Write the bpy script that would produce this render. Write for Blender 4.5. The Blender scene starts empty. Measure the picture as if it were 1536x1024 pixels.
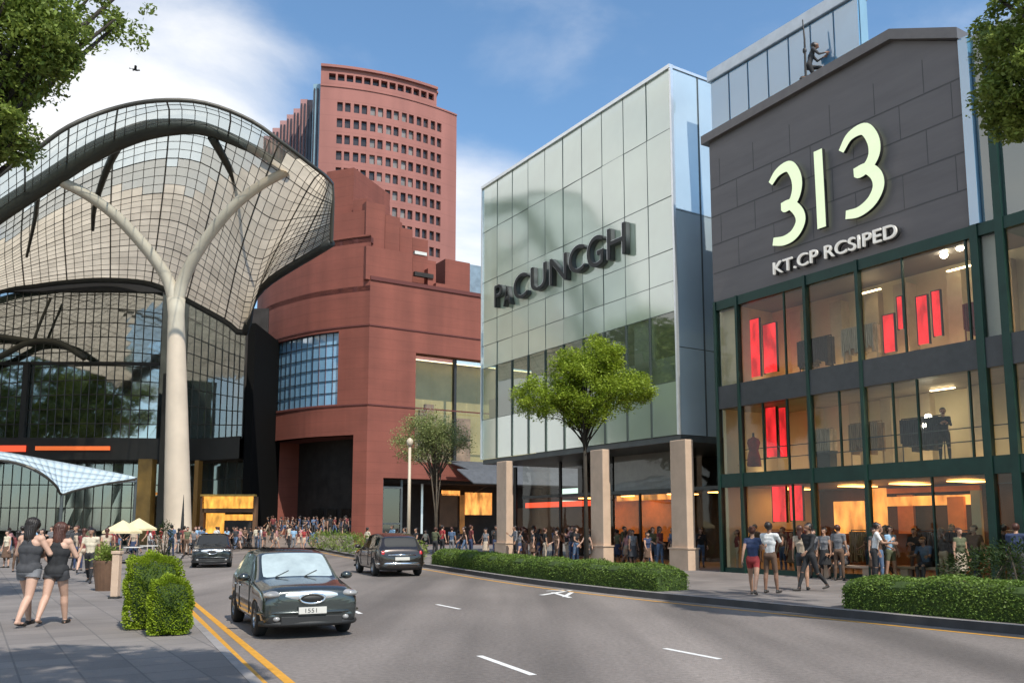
import bpy, bmesh, math, random
import numpy as np
from mathutils import Vector, Matrix
from mathutils.geometry import tessellate_polygon
random.seed(7); RNG = np.random.default_rng(7)
SC = bpy.context.scene; COL = SC.collection
PI = math.pi; R = math.radians
# ---------------------------------------------------------------- camera
TH = R(7.0); FPX = 1300.0; PPY = 630.0; CAMZ = 1.8
CAM = Vector((0, 0, CAMZ))
CR = Vector((1, 0, 0)); CU = Vector((0, -math.sin(TH), math.cos(TH))); CF = Vector((0, math.cos(TH), math.sin(TH)))
cd = bpy.data.cameras.new('camera'); co = bpy.data.objects.new('camera', cd); COL.objects.link(co)
co.location = CAM; co.rotation_euler = (PI/2 + TH, 0, 0)
cd.sensor_width = 36; cd.lens = 36*FPX/1536; cd.shift_y = (PPY-512)/1536; cd.clip_start = .1; cd.clip_end = 3000
SC.camera = co
def ray(px, py): return CR*(px-768) + CU*(PPY-py) + CF*FPX
def at(px, py, Y):
    d = ray(px, py); return CAM + d*(Y/d.y)
def gnd(px, py, z=0.0):
    d = ray(px, py); return CAM + d*((z-CAMZ)/d.z)
class Frame:
    def __init__(s, x, y, dx, dy, z=0):
        s.o = Vector((x, y, z)); l = math.hypot(dx, dy)
        s.ex = Vector((dx/l, dy/l, 0)); s.ey = Vector((-dy/l, dx/l, 0)); s.rz = math.atan2(dy, dx)
    def hit(s, px, py, y=0.0):
        d = ray(px, py); t = (s.o + s.ey*y - CAM).dot(s.ey)/d.dot(s.ey)
        p = CAM + d*t - s.o
        return p.dot(s.ex), p.z
    def w(s, x, y, z=0): return s.o + s.ex*x + s.ey*y + Vector((0, 0, z))
# ---------------------------------------------------------------- naming
def tag(o, label=None, cat=None, group=None, kind=None):
    if label: o['label'] = label
    if cat: o['category'] = cat
    if group: o['group'] = group
    if kind: o['kind'] = kind
    return o
def thing(name, label, cat, loc=(0, 0, 0), rz=0, group=None):
    o = bpy.data.objects.new(name, None); COL.objects.link(o); o.empty_display_size = .3
    o.location = loc; o.rotation_euler = (0, 0, rz)
    return tag(o, label, cat, group)
def link(name, me, parent=None, mats=None, loc=None, rz=None):
    o = bpy.data.objects.new(name, me); COL.objects.link(o)
    if parent: o.parent = parent
    if mats:
        for m in (mats if isinstance(mats, (list, tuple)) else [mats]): me.materials.append(m)
    if loc is not None: o.location = loc
    if rz is not None: o.rotation_euler = (0, 0, rz)
    return o
def copy_tree(o, parent=None):
    c = o.copy(); COL.objects.link(c); c.parent = parent
    for ch in o.children: copy_tree(ch, c)
    return c
# ---------------------------------------------------------------- mesh builder
class MB:
    def __init__(s): s.v = []; s.f = []; s.m = []
    def add(s, vs, fs, m=0):
        b = len(s.v); s.v += [tuple(v) for v in vs]; s.f += [tuple(b+i for i in f) for f in fs]; s.m += [m]*len(fs); return s
    def box(s, x0, x1, y0, y1, z0, z1, m=0):
        vs = [(x0,y0,z0),(x1,y0,z0),(x1,y1,z0),(x0,y1,z0),(x0,y0,z1),(x1,y0,z1),(x1,y1,z1),(x0,y1,z1)]
        return s.add(vs, [(0,3,2,1),(4,5,6,7),(0,1,5,4),(1,2,6,5),(2,3,7,6),(3,0,4,7)], m)
    def quad(s, a, b, c, d, m=0): return s.add([a,b,c,d], [(0,1,2,3)], m)
    def prism(s, poly, z0, z1, m=0, axis='z'):
        n = len(poly)
        if axis == 'z': lo = [(p[0],p[1],z0) for p in poly]; hi = [(p[0],p[1],z1) for p in poly]
        elif axis == 'y': lo = [(p[0],z0,p[1]) for p in poly]; hi = [(p[0],z1,p[1]) for p in poly]
        else: lo = [(z0,p[0],p[1]) for p in poly]; hi = [(z1,p[0],p[1]) for p in poly]
        fs = [(i,(i+1)%n,n+(i+1)%n,n+i) for i in range(n)]
        tr = tessellate_polygon([[Vector((p[0],p[1],0)) for p in poly]])
        fs += [(a,b,c) for a,b,c in tr] + [(n+a,n+c,n+b) for a,b,c in tr]
        return s.add(lo+hi, fs, m)
    def tube(s, pts, r, n=8, m=0, cap=True, ry=None):
        pts = [Vector(p) for p in pts]; N = len(pts)
        rs = r if isinstance(r, (list, tuple)) else [r]*N
        vs = []; up = Vector((0,0,1)); prev = None
        for i, p in enumerate(pts):
            t = (pts[min(i+1,N-1)]-pts[max(i-1,0)]).normalized()
            a = prev if prev is not None else (up.cross(t) if abs(t.z) < .95 else Vector((1,0,0)))
            a = (a - t*a.dot(t)).normalized(); b = t.cross(a); prev = a
            for k in range(n):
                q = 2*PI*k/n; vs.append(p + a*math.cos(q)*rs[i] + b*math.sin(q)*rs[i]*(ry or 1))
        fs = [(i*n+k, i*n+(k+1)%n, (i+1)*n+(k+1)%n, (i+1)*n+k) for i in range(N-1) for k in range(n)]
        if cap: fs += [tuple(range(n))[::-1], tuple((N-1)*n+k for k in range(n))]
        return s.add(vs, fs, m)
    def lathe(s, prof, n=24, m=0, c=(0,0,0), axis='z'):
        vs = []
        for r, h in prof:
            for k in range(n):
                a = 2*PI*k/n; x, y = r*math.cos(a), r*math.sin(a)
                vs.append((c[0]+x,c[1]+y,c[2]+h) if axis == 'z' else (c[0]+x,c[1]+h,c[2]+y))
        N = len(prof)
        fs = [(i*n+k, i*n+(k+1)%n, (i+1)*n+(k+1)%n, (i+1)*n+k) for i in range(N-1) for k in range(n)]
        return s.add(vs, fs, m)
    def ell(s, c, rx, ry, rz, n=12, m=0):
        prof = [(max(1e-4, math.sin(PI*i/8)), -math.cos(PI*i/8)) for i in range(9)]
        t = MB().lathe(prof, n)
        return s.add([(c[0]+v[0]*rx, c[1]+v[1]*ry, c[2]+v[2]*rz) for v in t.v], t.f, m)
    def mesh(s, name='m', smooth=False):
        me = bpy.data.meshes.new(name); me.from_pydata(s.v, [], s.f)
        me.polygons.foreach_set('material_index', s.m)
        if smooth: me.polygons.foreach_set('use_smooth', [True]*len(s.f))
        me.update(); return me
    def build(s, name, mats, parent=None, smooth=False, loc=None, rz=None, bevel=0, recalc=True):
        me = s.mesh(name, smooth)
        if recalc:
            bm = bmesh.new(); bm.from_mesh(me); bmesh.ops.recalc_face_normals(bm, faces=bm.faces); bm.to_mesh(me); bm.free()
        o = link(name, me, parent, mats, loc, rz)
        if bevel:
            b = o.modifiers.new('bevel', 'BEVEL'); b.width = bevel; b.segments = 2; b.limit_method = 'ANGLE'
        return o
def evaluated(o):
    dg = bpy.context.evaluated_depsgraph_get(); dg.update()
    return bpy.data.meshes.new_from_object(o.evaluated_get(dg))
def cat(p0, p1, p2, p3, t):
    return .5*((2*p1)+(-p0+p2)*t+(2*p0-5*p1+4*p2-p3)*t*t+(-p0+3*p1-3*p2+p3)*t**3)
def spline(P, n):
    P = np.array(P, float); N = len(P)-1; out = []
    for i in range(n+1):
        u = i/n*N; k = min(int(u), N-1); t = u-k
        p0 = P[k-1] if k > 0 else 2*P[0]-P[1]; p3 = P[k+2] if k+2 <= N else 2*P[N]-P[N-1]
        out.append(cat(p0, P[k], P[k+1], p3, t))
    return np.array(out)
# ---------------------------------------------------------------- materials
MATS = {}
def N_(nt, t, **kw):
    n = nt.nodes.new(t)
    for k, v in kw.items():
        if k.startswith('i_'):
            n.inputs[k[2:].replace('_', ' ')].default_value = v
        else: setattr(n, k, v)
    return n
def mat(name, col, rough=.6, metal=0, var=.0, scale=3, bump=0, bscale=None, spec=.5, emit=None, es=0, coat=0, stretch=None, col2=None, island=0, streak=0, trans=0):
    m = bpy.data.materials.new(name); MATS[name] = m; m.use_nodes = True; nt = m.node_tree
    b = nt.nodes['Principled BSDF']; L = nt.links.new
    c4 = (*col, 1)
    b.inputs['Base Color'].default_value = c4; b.inputs['Roughness'].default_value = rough
    b.inputs['Metallic'].default_value = metal; b.inputs['Specular IOR Level'].default_value = spec
    if coat: b.inputs['Coat Weight'].default_value = coat; b.inputs['Coat Roughness'].default_value = .05
    if emit: b.inputs['Emission Color'].default_value = (*emit, 1); b.inputs['Emission Strength'].default_value = es
    tc = N_(nt, 'ShaderNodeTexCoord'); mp = N_(nt, 'ShaderNodeMapping'); L(tc.outputs['Object'], mp.inputs['Vector'])
    if stretch: mp.inputs['Scale'].default_value = stretch
    last = None
    if var or col2:
        nz = N_(nt, 'ShaderNodeTexNoise'); nz.inputs['Scale'].default_value = scale; nz.inputs['Detail'].default_value = 6; nz.inputs['Roughness'].default_value = .62
        L(mp.outputs[0], nz.inputs['Vector'])
        mr = N_(nt, 'ShaderNodeMapRange'); mr.inputs[1].default_value = .3; mr.inputs[2].default_value = .7
        L(nz.outputs['Fac'], mr.inputs[0])
        mx = N_(nt, 'ShaderNodeMix', data_type='RGBA')
        c2 = col2 or tuple(x*(1-var) for x in col); c1 = col if col2 else tuple(min(1, x*(1+var)) for x in col)
        mx.inputs[6].default_value = (*c1, 1); mx.inputs[7].default_value = (*c2, 1)
        L(mr.outputs[0], mx.inputs[0]); last = mx.outputs[2]
    if island:
        g = N_(nt, 'ShaderNodeNewGeometry'); hs = N_(nt, 'ShaderNodeHueSaturation')
        if last: L(last, hs.inputs['Color'])
        else: hs.inputs['Color'].default_value = c4
        a = N_(nt, 'ShaderNodeMapRange'); a.inputs[3].default_value = 1-island; a.inputs[4].default_value = 1+island
        L(g.outputs['Random Per Island'], a.inputs[0]); L(a.outputs[0], hs.inputs['Value']); last = hs.outputs[0]
    if last: L(last, b.inputs['Base Color'])
    if bump:
        n2 = N_(nt, 'ShaderNodeTexNoise'); n2.inputs['Scale'].default_value = bscale or scale*4; n2.inputs['Detail'].default_value = 5
        L(mp.outputs[0], n2.inputs['Vector'])
        bp = N_(nt, 'ShaderNodeBump'); bp.inputs['Strength'].default_value = bump; bp.inputs['Distance'].default_value = .05
        L(n2.outputs['Fac'], bp.inputs['Height']); L(bp.outputs[0], b.inputs['Normal'])
    if trans:
        tr = N_(nt, 'ShaderNodeBsdfTranslucent'); ms = N_(nt, 'ShaderNodeMixShader'); ms.inputs[0].default_value = trans
        if last: L(last, tr.inputs[0])
        else: tr.inputs[0].default_value = c4
        out = nt.nodes['Material Output']; L(b.outputs[0], ms.inputs[1]); L(tr.outputs[0], ms.inputs[2]); L(ms.outputs[0], out.inputs[0])
    return m
def glass(name, tint=(.8,.9,.85), refl=.08, rough=.02, wave=.0, wscale=.4, body=0, bcol=(.1,.1,.1), graze=.75):
    """sheet glass: see-through + mirror by Fresnel + an optional body colour (frit, tint film, painted-in reflection)"""
    m = bpy.data.materials.new(name); MATS[name] = m; m.use_nodes = True; nt = m.node_tree; L = nt.links.new
    nt.nodes.remove(nt.nodes['Principled BSDF']); out = nt.nodes['Material Output']
    tr = N_(nt, 'ShaderNodeBsdfTransparent'); tr.inputs[0].default_value = (*tint, 1)
    gl = N_(nt, 'ShaderNodeBsdfGlossy'); gl.inputs['Roughness'].default_value = rough; gl.inputs[0].default_value = (.95,.97,.96,1)
    lw = N_(nt, 'ShaderNodeLayerWeight'); lw.inputs[0].default_value = .35
    mr = N_(nt, 'ShaderNodeMapRange'); mr.inputs[3].default_value = refl; mr.inputs[4].default_value = min(1, refl+graze)
    L(lw.outputs['Fresnel'], mr.inputs[0])
    base = tr.outputs[0]
    if body:
        df = N_(nt, 'ShaderNodeBsdfDiffuse'); 
        tc0 = N_(nt, 'ShaderNodeTexCoord'); nz0 = N_(nt, 'ShaderNodeTexNoise'); nz0.inputs['Scale'].default_value = .35; nz0.inputs['Detail'].default_value = 3
        L(tc0.outputs['Object'], nz0.inputs['Vector'])
        mx0 = N_(nt, 'ShaderNodeMix', data_type='RGBA'); mx0.inputs[6].default_value = (*[c*.75 for c in bcol],1); mx0.inputs[7].default_value = (*[min(1,c*1.2) for c in bcol],1)
        L(nz0.outputs['Fac'], mx0.inputs[0]); L(mx0.outputs[2], df.inputs[0])
        m1 = N_(nt, 'ShaderNodeMixShader'); m1.inputs[0].default_value = body; L(base, m1.inputs[1]); L(df.outputs[0], m1.inputs[2]); base = m1.outputs[0]
    ms = N_(nt, 'ShaderNodeMixShader'); L(mr.outputs[0], ms.inputs[0]); L(base, ms.inputs[1]); L(gl.outputs[0], ms.inputs[2]); L(ms.outputs[0], out.inputs[0])
    if wave:
        tc = N_(nt, 'ShaderNodeTexCoord'); nz = N_(nt, 'ShaderNodeTexNoise'); nz.inputs['Scale'].default_value = wscale; nz.inputs['Detail'].default_value = 1.5
        g = N_(nt, 'ShaderNodeNewGeometry'); va = N_(nt, 'ShaderNodeVectorMath', operation='ADD')
        cx = N_(nt, 'ShaderNodeVectorMath', operation='SCALE'); cx.inputs[3].default_value = 40
        cb = N_(nt, 'ShaderNodeCombineXYZ')
        L(g.outputs['Random Per Island'], cb.inputs[0]); L(g.outputs['Random Per Island'], cb.inputs[1]); L(cb.outputs[0], cx.inputs[0])
        L(tc.outputs['Object'], va.inputs[0]); L(cx.outputs[0], va.inputs[1]); L(va.outputs[0], nz.inputs['Vector'])
        bp = N_(nt, 'ShaderNodeBump'); bp.inputs['Strength'].default_value = wave; bp.inputs['Distance'].default_value = .1
        L(nz.outputs['Fac'], bp.inputs['Height']); L(bp.outputs[0], gl.inputs['Normal'])
    return m
def overlay(m, kind, **k):
    """wear laid over a base colour: 'lines' = level joints, 'streak' = vertical dirt runs, 'lane' = long tyre streaks"""
    nt = m.node_tree; L = nt.links.new; b = nt.nodes['Principled BSDF']; src = b.inputs['Base Color'].links[0].from_socket
    tc = N_(nt, 'ShaderNodeTexCoord'); mx = N_(nt, 'ShaderNodeMix', data_type='RGBA', blend_type='MULTIPLY'); mx.inputs[0].default_value = 1; L(src, mx.inputs[6])
    mr = N_(nt, 'ShaderNodeMapRange')
    if kind == 'lines':
        sp = N_(nt, 'ShaderNodeSeparateXYZ'); L(tc.outputs['Object'], sp.inputs[0])
        a = N_(nt, 'ShaderNodeMath', operation='DIVIDE'); L(sp.outputs[2], a.inputs[0]); a.inputs[1].default_value = k['p']
        f = N_(nt, 'ShaderNodeMath', operation='FRACT'); L(a.outputs[0], f.inputs[0]); g = N_(nt, 'ShaderNodeMath', operation='GREATER_THAN'); L(f.outputs[0], g.inputs[0]); g.inputs[1].default_value = k['w']/k['p']
        L(g.outputs[0], mr.inputs[0]); mr.inputs[3].default_value = k['d']; mr.inputs[4].default_value = 1
    else:
        mp = N_(nt, 'ShaderNodeMapping'); mp.inputs['Scale'].default_value = k['s']; mp.inputs['Rotation'].default_value = (0,0,k.get('r',0)); L(tc.outputs['Object'], mp.inputs[0])
        nz = N_(nt, 'ShaderNodeTexNoise'); nz.inputs['Scale'].default_value = 1; nz.inputs['Detail'].default_value = k.get('det',4); L(mp.outputs[0], nz.inputs[0]); L(nz.outputs['Fac'], mr.inputs[0])
        mr.inputs[1].default_value = .35; mr.inputs[2].default_value = .65; mr.inputs[3].default_value = k['d']; mr.inputs[4].default_value = k.get('u',1.05)
    L(mr.outputs[0], mx.inputs[7]); L(mx.outputs[2], b.inputs['Base Color']); return m
def emis(name, col, s, pat=0, sc=1.5):
    m = mat(name, tuple(c*.5 for c in col), .6, emit=col, es=s, var=.1)
    if pat:
        nt = m.node_tree; b = nt.nodes['Principled BSDF']; t = N_(nt, 'ShaderNodeTexCoord'); n = N_(nt, 'ShaderNodeTexNoise'); n.inputs['Scale'].default_value = sc; n.inputs['Detail'].default_value = 4
        mp = N_(nt, 'ShaderNodeMapping'); mp.inputs['Scale'].default_value = (1.6,1,.6); nt.links.new(t.outputs['Object'], mp.inputs[0]); nt.links.new(mp.outputs[0], n.inputs[0])
        r_ = N_(nt, 'ShaderNodeMapRange'); r_.inputs[1].default_value = .35; r_.inputs[2].default_value = .68; r_.inputs[3].default_value = s*(1-pat); r_.inputs[4].default_value = s*(1+pat)
        nt.links.new(n.outputs['Fac'], r_.inputs[0]); nt.links.new(r_.outputs[0], b.inputs['Emission Strength'])
    return m
# ---------------------------------------------------------------- materials used
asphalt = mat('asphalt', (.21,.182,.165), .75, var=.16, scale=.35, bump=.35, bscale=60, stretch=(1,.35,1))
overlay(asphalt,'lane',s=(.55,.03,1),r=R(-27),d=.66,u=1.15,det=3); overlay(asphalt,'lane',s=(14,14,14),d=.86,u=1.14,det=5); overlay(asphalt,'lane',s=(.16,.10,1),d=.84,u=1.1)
paving = mat('paving', (.17,.155,.15), .8, var=.14, scale=.8, bump=.2, bscale=30)
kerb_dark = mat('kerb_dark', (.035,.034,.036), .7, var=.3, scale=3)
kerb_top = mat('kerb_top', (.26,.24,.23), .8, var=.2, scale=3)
yellow = mat('yellow_paint', (.62,.3,.03), .6, var=.18, scale=9)
white_paint = mat('white_paint', (.75,.74,.72), .6, var=.12, scale=9)
soil = mat('soil', (.12,.115,.105), .9, var=.3, scale=.05)
# paving joints
nt = paving.node_tree; b = nt.nodes['Principled BSDF']
br = N_(nt, 'ShaderNodeTexBrick'); br.inputs['Scale'].default_value = 1.0; br.inputs['Mortar Size'].default_value = .012
br.inputs['Color1'].default_value = (.225,.20,.185,1); br.inputs['Color2'].default_value = (.18,.16,.15,1); br.inputs['Mortar'].default_value = (.13,.12,.115,1)
br.inputs['Brick Width'].default_value = .6; br.inputs['Row Height'].default_value = .6; br.offset = 0
tcp = N_(nt, 'ShaderNodeTexCoord'); mpp = N_(nt, 'ShaderNodeMapping'); mpp.inputs['Rotation'].default_value = (0,0,R(-32))
nt.links.new(tcp.outputs['Object'], mpp.inputs[0]); nt.links.new(mpp.outputs[0], br.inputs[0])
mixn = N_(nt, 'ShaderNodeMix', data_type='RGBA', blend_type='MULTIPLY'); mixn.inputs[0].default_value = 1
nzp = N_(nt, 'ShaderNodeTexNoise'); nzp.inputs['Scale'].default_value = .5; nzp.inputs['Detail'].default_value = 6; nt.links.new(tcp.outputs['Object'], nzp.inputs[0])
mrp = N_(nt, 'ShaderNodeMapRange'); mrp.inputs[1].default_value = .3; mrp.inputs[2].default_value = .7; mrp.inputs[3].default_value = .75; mrp.inputs[4].default_value = 1.15
nt.links.new(nzp.outputs[0], mrp.inputs[0]); nt.links.new(br.outputs[0], mixn.inputs[6]); nt.links.new(mrp.outputs[0], mixn.inputs[7]); nt.links.new(mixn.outputs[2], b.inputs['Base Color'])

# ---------------------------------------------------------------- ground, road, pavements
o = MB().quad((-900,-300,-.02),(900,-300,-.02),(900,1500,-.02),(-900,1500,-.02)).build('ground', soil, recalc=False); o['kind'] = 'structure'
RK = [gnd(*p) for p in [(1536,952),(1280,927),(1060,905.4),(968,896),(859,883.6),(749,868.5),(642,851.5),(530,835),(470,823)]]
d0 = (RK[0]-RK[1]).normalized(); RK = [RK[0]+d0*40] + RK
dl = (RK[-1]-RK[-2]).normalized(); RK.append(RK[-1]+dl*60)
def sm(P, n=48): return [Vector(p) for p in spline(P, n)]
def resample(P, n):
    P = [Vector(p) for p in P]; S = [0]
    for a, b2 in zip(P, P[1:]): S.append(S[-1]+(b2-a).length)
    out = []
    for i in range(n+1):
        t = S[-1]*i/n; k = 0
        while k < len(S)-2 and S[k+1] < t: k += 1
        out.append(P[k].lerp(P[k+1], (t-S[k])/(S[k+1]-S[k])))
    return out
RK = resample(sm(RK, 120), 90)
LKp = [gnd(378,1024), gnd(272,915)]; dk = (LKp[1]-LKp[0]).normalized()
LK = [LKp[0]-dk*30, LKp[0], LKp[1], LKp[1]+dk*9, gnd(268,845), gnd(286,827), gnd(320,812)]
LK.append(LK[-1]+(LK[-1]-LK[-2]).normalized()*10)
LK = resample(sm(LK, 120), 60)
def offs(P, d):
    out = []
    for i, p in enumerate(P):
        t = (P[min(i+1,len(P)-1)]-P[max(i-1,0)]); t.z = 0; t.normalize()
        out.append(p + Vector((t.y, -t.x, 0))*d)      # +d = right of travel direction (away)
    return out
def strip(P, a, b2, z): 
    A = offs(P, a); B = offs(P, b2); n = len(P)
    m = MB(); m.add([(p.x,p.y,z) for p in A]+[(p.x,p.y,z) for p in B], [(i,i+1,n+i+1,n+i) for i in range(n-1)]); return m
road = MB(); A = offs(LK, -.05); B = offs(RK, .05); 
poly = [(p.x,p.y) for p in A] + [(p.x,p.y) for p in reversed(B)]
tr = tessellate_polygon([[Vector((x,y,0)) for x,y in poly]])
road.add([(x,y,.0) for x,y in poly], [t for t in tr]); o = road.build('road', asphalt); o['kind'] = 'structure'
def pavement(name, P, side, ext):
    m = MB(); A = offs(P, side*.16); poly = [(p.x,p.y) for p in A]+ext
    tr = tessellate_polygon([[Vector((x,y,0)) for x,y in poly]])
    m.add([(x,y,.15) for x,y in poly], [t for t in tr]); o = m.build(name, paving); o['kind'] = 'structure'
pavement('pavement_right', RK, 1, [(40,160),(120,60),(60,-30)])
pavement('pavement_left', LK, -1, [(-60,160),(-140,60),(-60,-20)])
def kerb(name, P, side):
    m = MB(); n = len(P)
    A = [offs(P, side*d) for d in (0, .03, .16, .16)]; Z = (-.02, .15, .155, .0)
    vs = [(p.x,p.y,Z[k]) for k in range(4) for p in A[k]]
    for k in range(3): 
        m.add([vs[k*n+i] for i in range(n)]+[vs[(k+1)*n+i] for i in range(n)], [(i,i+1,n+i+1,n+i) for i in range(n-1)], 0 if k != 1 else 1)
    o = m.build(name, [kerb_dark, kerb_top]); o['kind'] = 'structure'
kerb('kerb_right', RK, 1); kerb('kerb_left', LK, -1)
i0 = 8; m = strip(RK[i0:62], -.55, -.43, .004); m.build('road_marking', yellow, recalc=True)['kind'] = 'structure'
def yl(p, q, w=.12):
    a = gnd(*p); c = gnd(*q); t = (c-a).normalized(); a = a - t*6; nn = Vector((t.y,-t.x,0))*w/2; c = c + t*22
    m = MB().quad(*[(v.x,v.y,.004) for v in (a-nn, a+nn, c+nn, c-nn)]); m.build('road_marking', yellow)['kind'] = 'structure'
yl((435,1024),(290,903)); yl((393,1024),(285,915))
def dash(p, q, w=.1):
    a = gnd(*p); c = gnd(*q); t = (c-a).normalized(); nn = Vector((t.y,-t.x,0))*w/2
    m = MB().quad(*[(v.x,v.y,.004) for v in (a-nn, a+nn, c+nn, c-nn)]); m.build('road_marking', white_paint)['kind'] = 'structure'
for p, q in [((800,1012),(719,983)),((1080,988),(997,972)),((541,920),(516,909)),((690,913),(655,906)),((480,877),(466,870))]: dash(p, q)
# lane arrow glyph
m = MB()
def gq(pts, w=.11):
    for (a, c) in zip(pts, pts[1:]):
        a = gnd(*a); c = gnd(*c); t = (c-a).normalized(); nn = Vector((t.y,-t.x,0))*w/2
        m.quad(*[(v.x,v.y,.004) for v in (a-nn, a+nn, c+nn, c-nn)])
gq([(812,892),(856,885)],.16); gq([(829,888),(855,896)],.14); m.v = [(x,y,z+.001*(i//4)) for i,(x,y,z) in enumerate(m.v)]
gq([(820,886),(846,884.5)],.12); gq([(846,895),(858,888)],.12)
m.v = [(x,y,.004+.0012*(i//4)) for i,(x,y,z) in enumerate(m.v)]
m.build('road_marking', white_paint)['kind'] = 'structure'
# drain covers and patches in the asphalt
iron = mat('cast_iron', (.05,.048,.045), .6, metal=.4, var=.2, scale=20)


# ---------------------------------------------------------------- world + sun
SUN = Vector((.385,-.69,.98)).normalized()
SEL = math.asin(SUN.z); SAZ = math.atan2(SUN.x, SUN.y)
w = bpy.data.worlds.new('World'); SC.world = w; w.use_nodes = True; nt = w.node_tree; L = nt.links.new
bg = nt.nodes['Background']; bg.inputs[1].default_value = .15
sky = N_(nt, 'ShaderNodeTexSky'); sky.sky_type = 'NISHITA'; sky.sun_disc = False; sky.sun_elevation = SEL; sky.sun_rotation = SAZ
sky.air_density = 1.0; sky.dust_density = .6; sky.ozone_density = 1.6; sky.altitude = 0
tc = N_(nt, 'ShaderNodeTexCoord')
mp = N_(nt, 'ShaderNodeMapping'); mp.inputs['Scale'].default_value = (1,1,2.2); L(tc.outputs['Generated'], mp.inputs[0])
nz = N_(nt, 'ShaderNodeTexNoise'); nz.inputs['Scale'].default_value = 3.2; nz.inputs['Detail'].default_value = 9; nz.inputs['Roughness'].default_value = .56; nz.inputs['Distortion'].default_value = .25
L(mp.outputs[0], nz.inputs[0])
acc = nz.outputs['Fac']
def madd(a, b2, op='ADD'):
    n = N_(nt, 'ShaderNodeMath', operation=op)
    for i, v in enumerate((a, b2)):
        if isinstance(v, (int, float)): n.inputs[i].default_value = v
        else: L(v, n.inputs[i])
    return n.outputs[0]
def lobe(px, py, rad, amt):
    d = ray(px, py).normalized()
    vm = N_(nt, 'ShaderNodeVectorMath', operation='DOT_PRODUCT'); L(tc.outputs['Generated'], vm.inputs[0]); vm.inputs[1].default_value = d
    mr = N_(nt, 'ShaderNodeMapRange', interpolation_type='SMOOTHSTEP'); mr.inputs[1].default_value = math.cos(R(rad)); mr.inputs[2].default_value = 1; mr.inputs[3].default_value = 0; mr.inputs[4].default_value = amt
    L(vm.outputs['Value'], mr.inputs[0]); return mr.outputs[0]
def blob(x, y, z, rad, amt):
    vm = N_(nt, 'ShaderNodeVectorMath', operation='DOT_PRODUCT'); L(tc.outputs['Generated'], vm.inputs[0]); vm.inputs[1].default_value = Vector((x,y,z)).normalized()
    mr = N_(nt, 'ShaderNodeMapRange', interpolation_type='SMOOTHSTEP'); mr.inputs[1].default_value = math.cos(R(rad)); mr.inputs[2].default_value = 1; mr.inputs[3].default_value = 0; mr.inputs[4].default_value = amt
    L(vm.outputs['Value'], mr.inputs[0]); return mr.outputs[0]
for a in ((-1,-.2,.45,55,.22),(-.2,-1,.5,60,.20),(1,-.3,.3,50,.12),(-1,.22,.42,33,.34)): acc = madd(acc, blob(*a))  # unseen clouds, added out of frame to brighten reflections and warm the fill
for a in ((230,215,12,.235),(40,190,15,.17),(-600,260,42,.20),(705,400,9,.28),(700,330,7,.10),(770,15,7,.15),(850,190,10,.06),(330,150,7,.10)): acc = madd(acc, lobe(*a))
mr = N_(nt, 'ShaderNodeMapRange', interpolation_type='SMOOTHSTEP'); mr.inputs[1].default_value = .52; mr.inputs[2].default_value = 1.12; L(acc, mr.inputs[0])
mix = N_(nt, 'ShaderNodeMix', data_type='RGBA'); L(mr.outputs[0], mix.inputs[0])
tint = N_(nt, 'ShaderNodeMix', data_type='RGBA', blend_type='MULTIPLY'); tint.inputs[0].default_value = 1; tint.inputs[7].default_value = (.80,.98,1.03,1)
L(sky.outputs[0], tint.inputs[6]); L(tint.outputs[2], mix.inputs[6]); mix.inputs[7].default_value = (5.9,5.85,5.8,1); L(mix.outputs[2], bg.inputs[0])
sl = bpy.data.lights.new('sun', 'SUN'); sl.energy = 3.6; sl.angle = R(.6); sl.color = (1,.94,.84)
so = bpy.data.objects.new('sun', sl); COL.objects.link(so); so.location = (20,-30,60); so.rotation_euler = SUN.to_track_quat('Z','Y').to_euler()
SC.view_settings.view_transform = 'Standard'; SC.view_settings.look = 'None'; SC.view_settings.exposure = .42; SC.view_settings.gamma = 1
SC.render.engine = 'CYCLES'; cy = SC.cycles
cy.use_denoising = True; cy.denoiser = 'OPENIMAGEDENOISE'; cy.max_bounces = 8; cy.transparent_max_bounces = 24; cy.diffuse_bounces = 3; cy.glossy_bounces = 4
cy.sample_clamp_indirect = 6; cy.caustics_reflective = False; cy.caustics_refractive = False; cy.use_adaptive_sampling = True; cy.adaptive_threshold = .02
# ================================================================ right street front
FR = Frame(7.75, 32.5, .5326, -.846)
panel_grey = mat('grey_cladding', (.15,.132,.128), .55, var=.12, scale=.7, bump=.08, bscale=3, stretch=(.4,1,2.5))
dark_joint = mat('dark_joint', (.03,.03,.03), .8)
green_steel = mat('green_steel', (.012,.045,.034), .45, metal=.3, var=.2, scale=2)
grey_steel = mat('grey_steel', (.09,.10,.10), .45, metal=.4, var=.15, scale=2)
beige_int = mat('beige_plaster', (.62,.54,.36), .8, var=.12, scale=.5)
brown_int = mat('brown_plaster', (.12,.06,.03), .8, var=.4, scale=.6)
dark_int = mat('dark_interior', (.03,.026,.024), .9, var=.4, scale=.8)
floor_int = mat('interior_floor', (.2,.17,.13), .5, var=.2, scale=1)
orange_int = mat('orange_panel', (.75,.28,.06), .7, var=.3, scale=.8)
warm = emis('warm_lamp', (1,.72,.38), 16); warm_soft = emis('warm_ceiling_light', (1,.78,.45), 7)
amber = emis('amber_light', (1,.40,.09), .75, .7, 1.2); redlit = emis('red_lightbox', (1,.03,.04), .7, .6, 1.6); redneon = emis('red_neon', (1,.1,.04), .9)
white_lamp = emis('white_lamp', (1,.92,.72), 30)
cream_lit = emis('cream_sign_face', (.80,.92,.60), .62)
black_side = mat('sign_return', (.02,.02,.02), .5)
silver = mat('brushed_silver', (.75,.77,.78), .3, metal=.7, var=.06, scale=4)
white_panel = mat('white_panel', (.62,.62,.58), .6, var=.1, scale=1)
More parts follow.
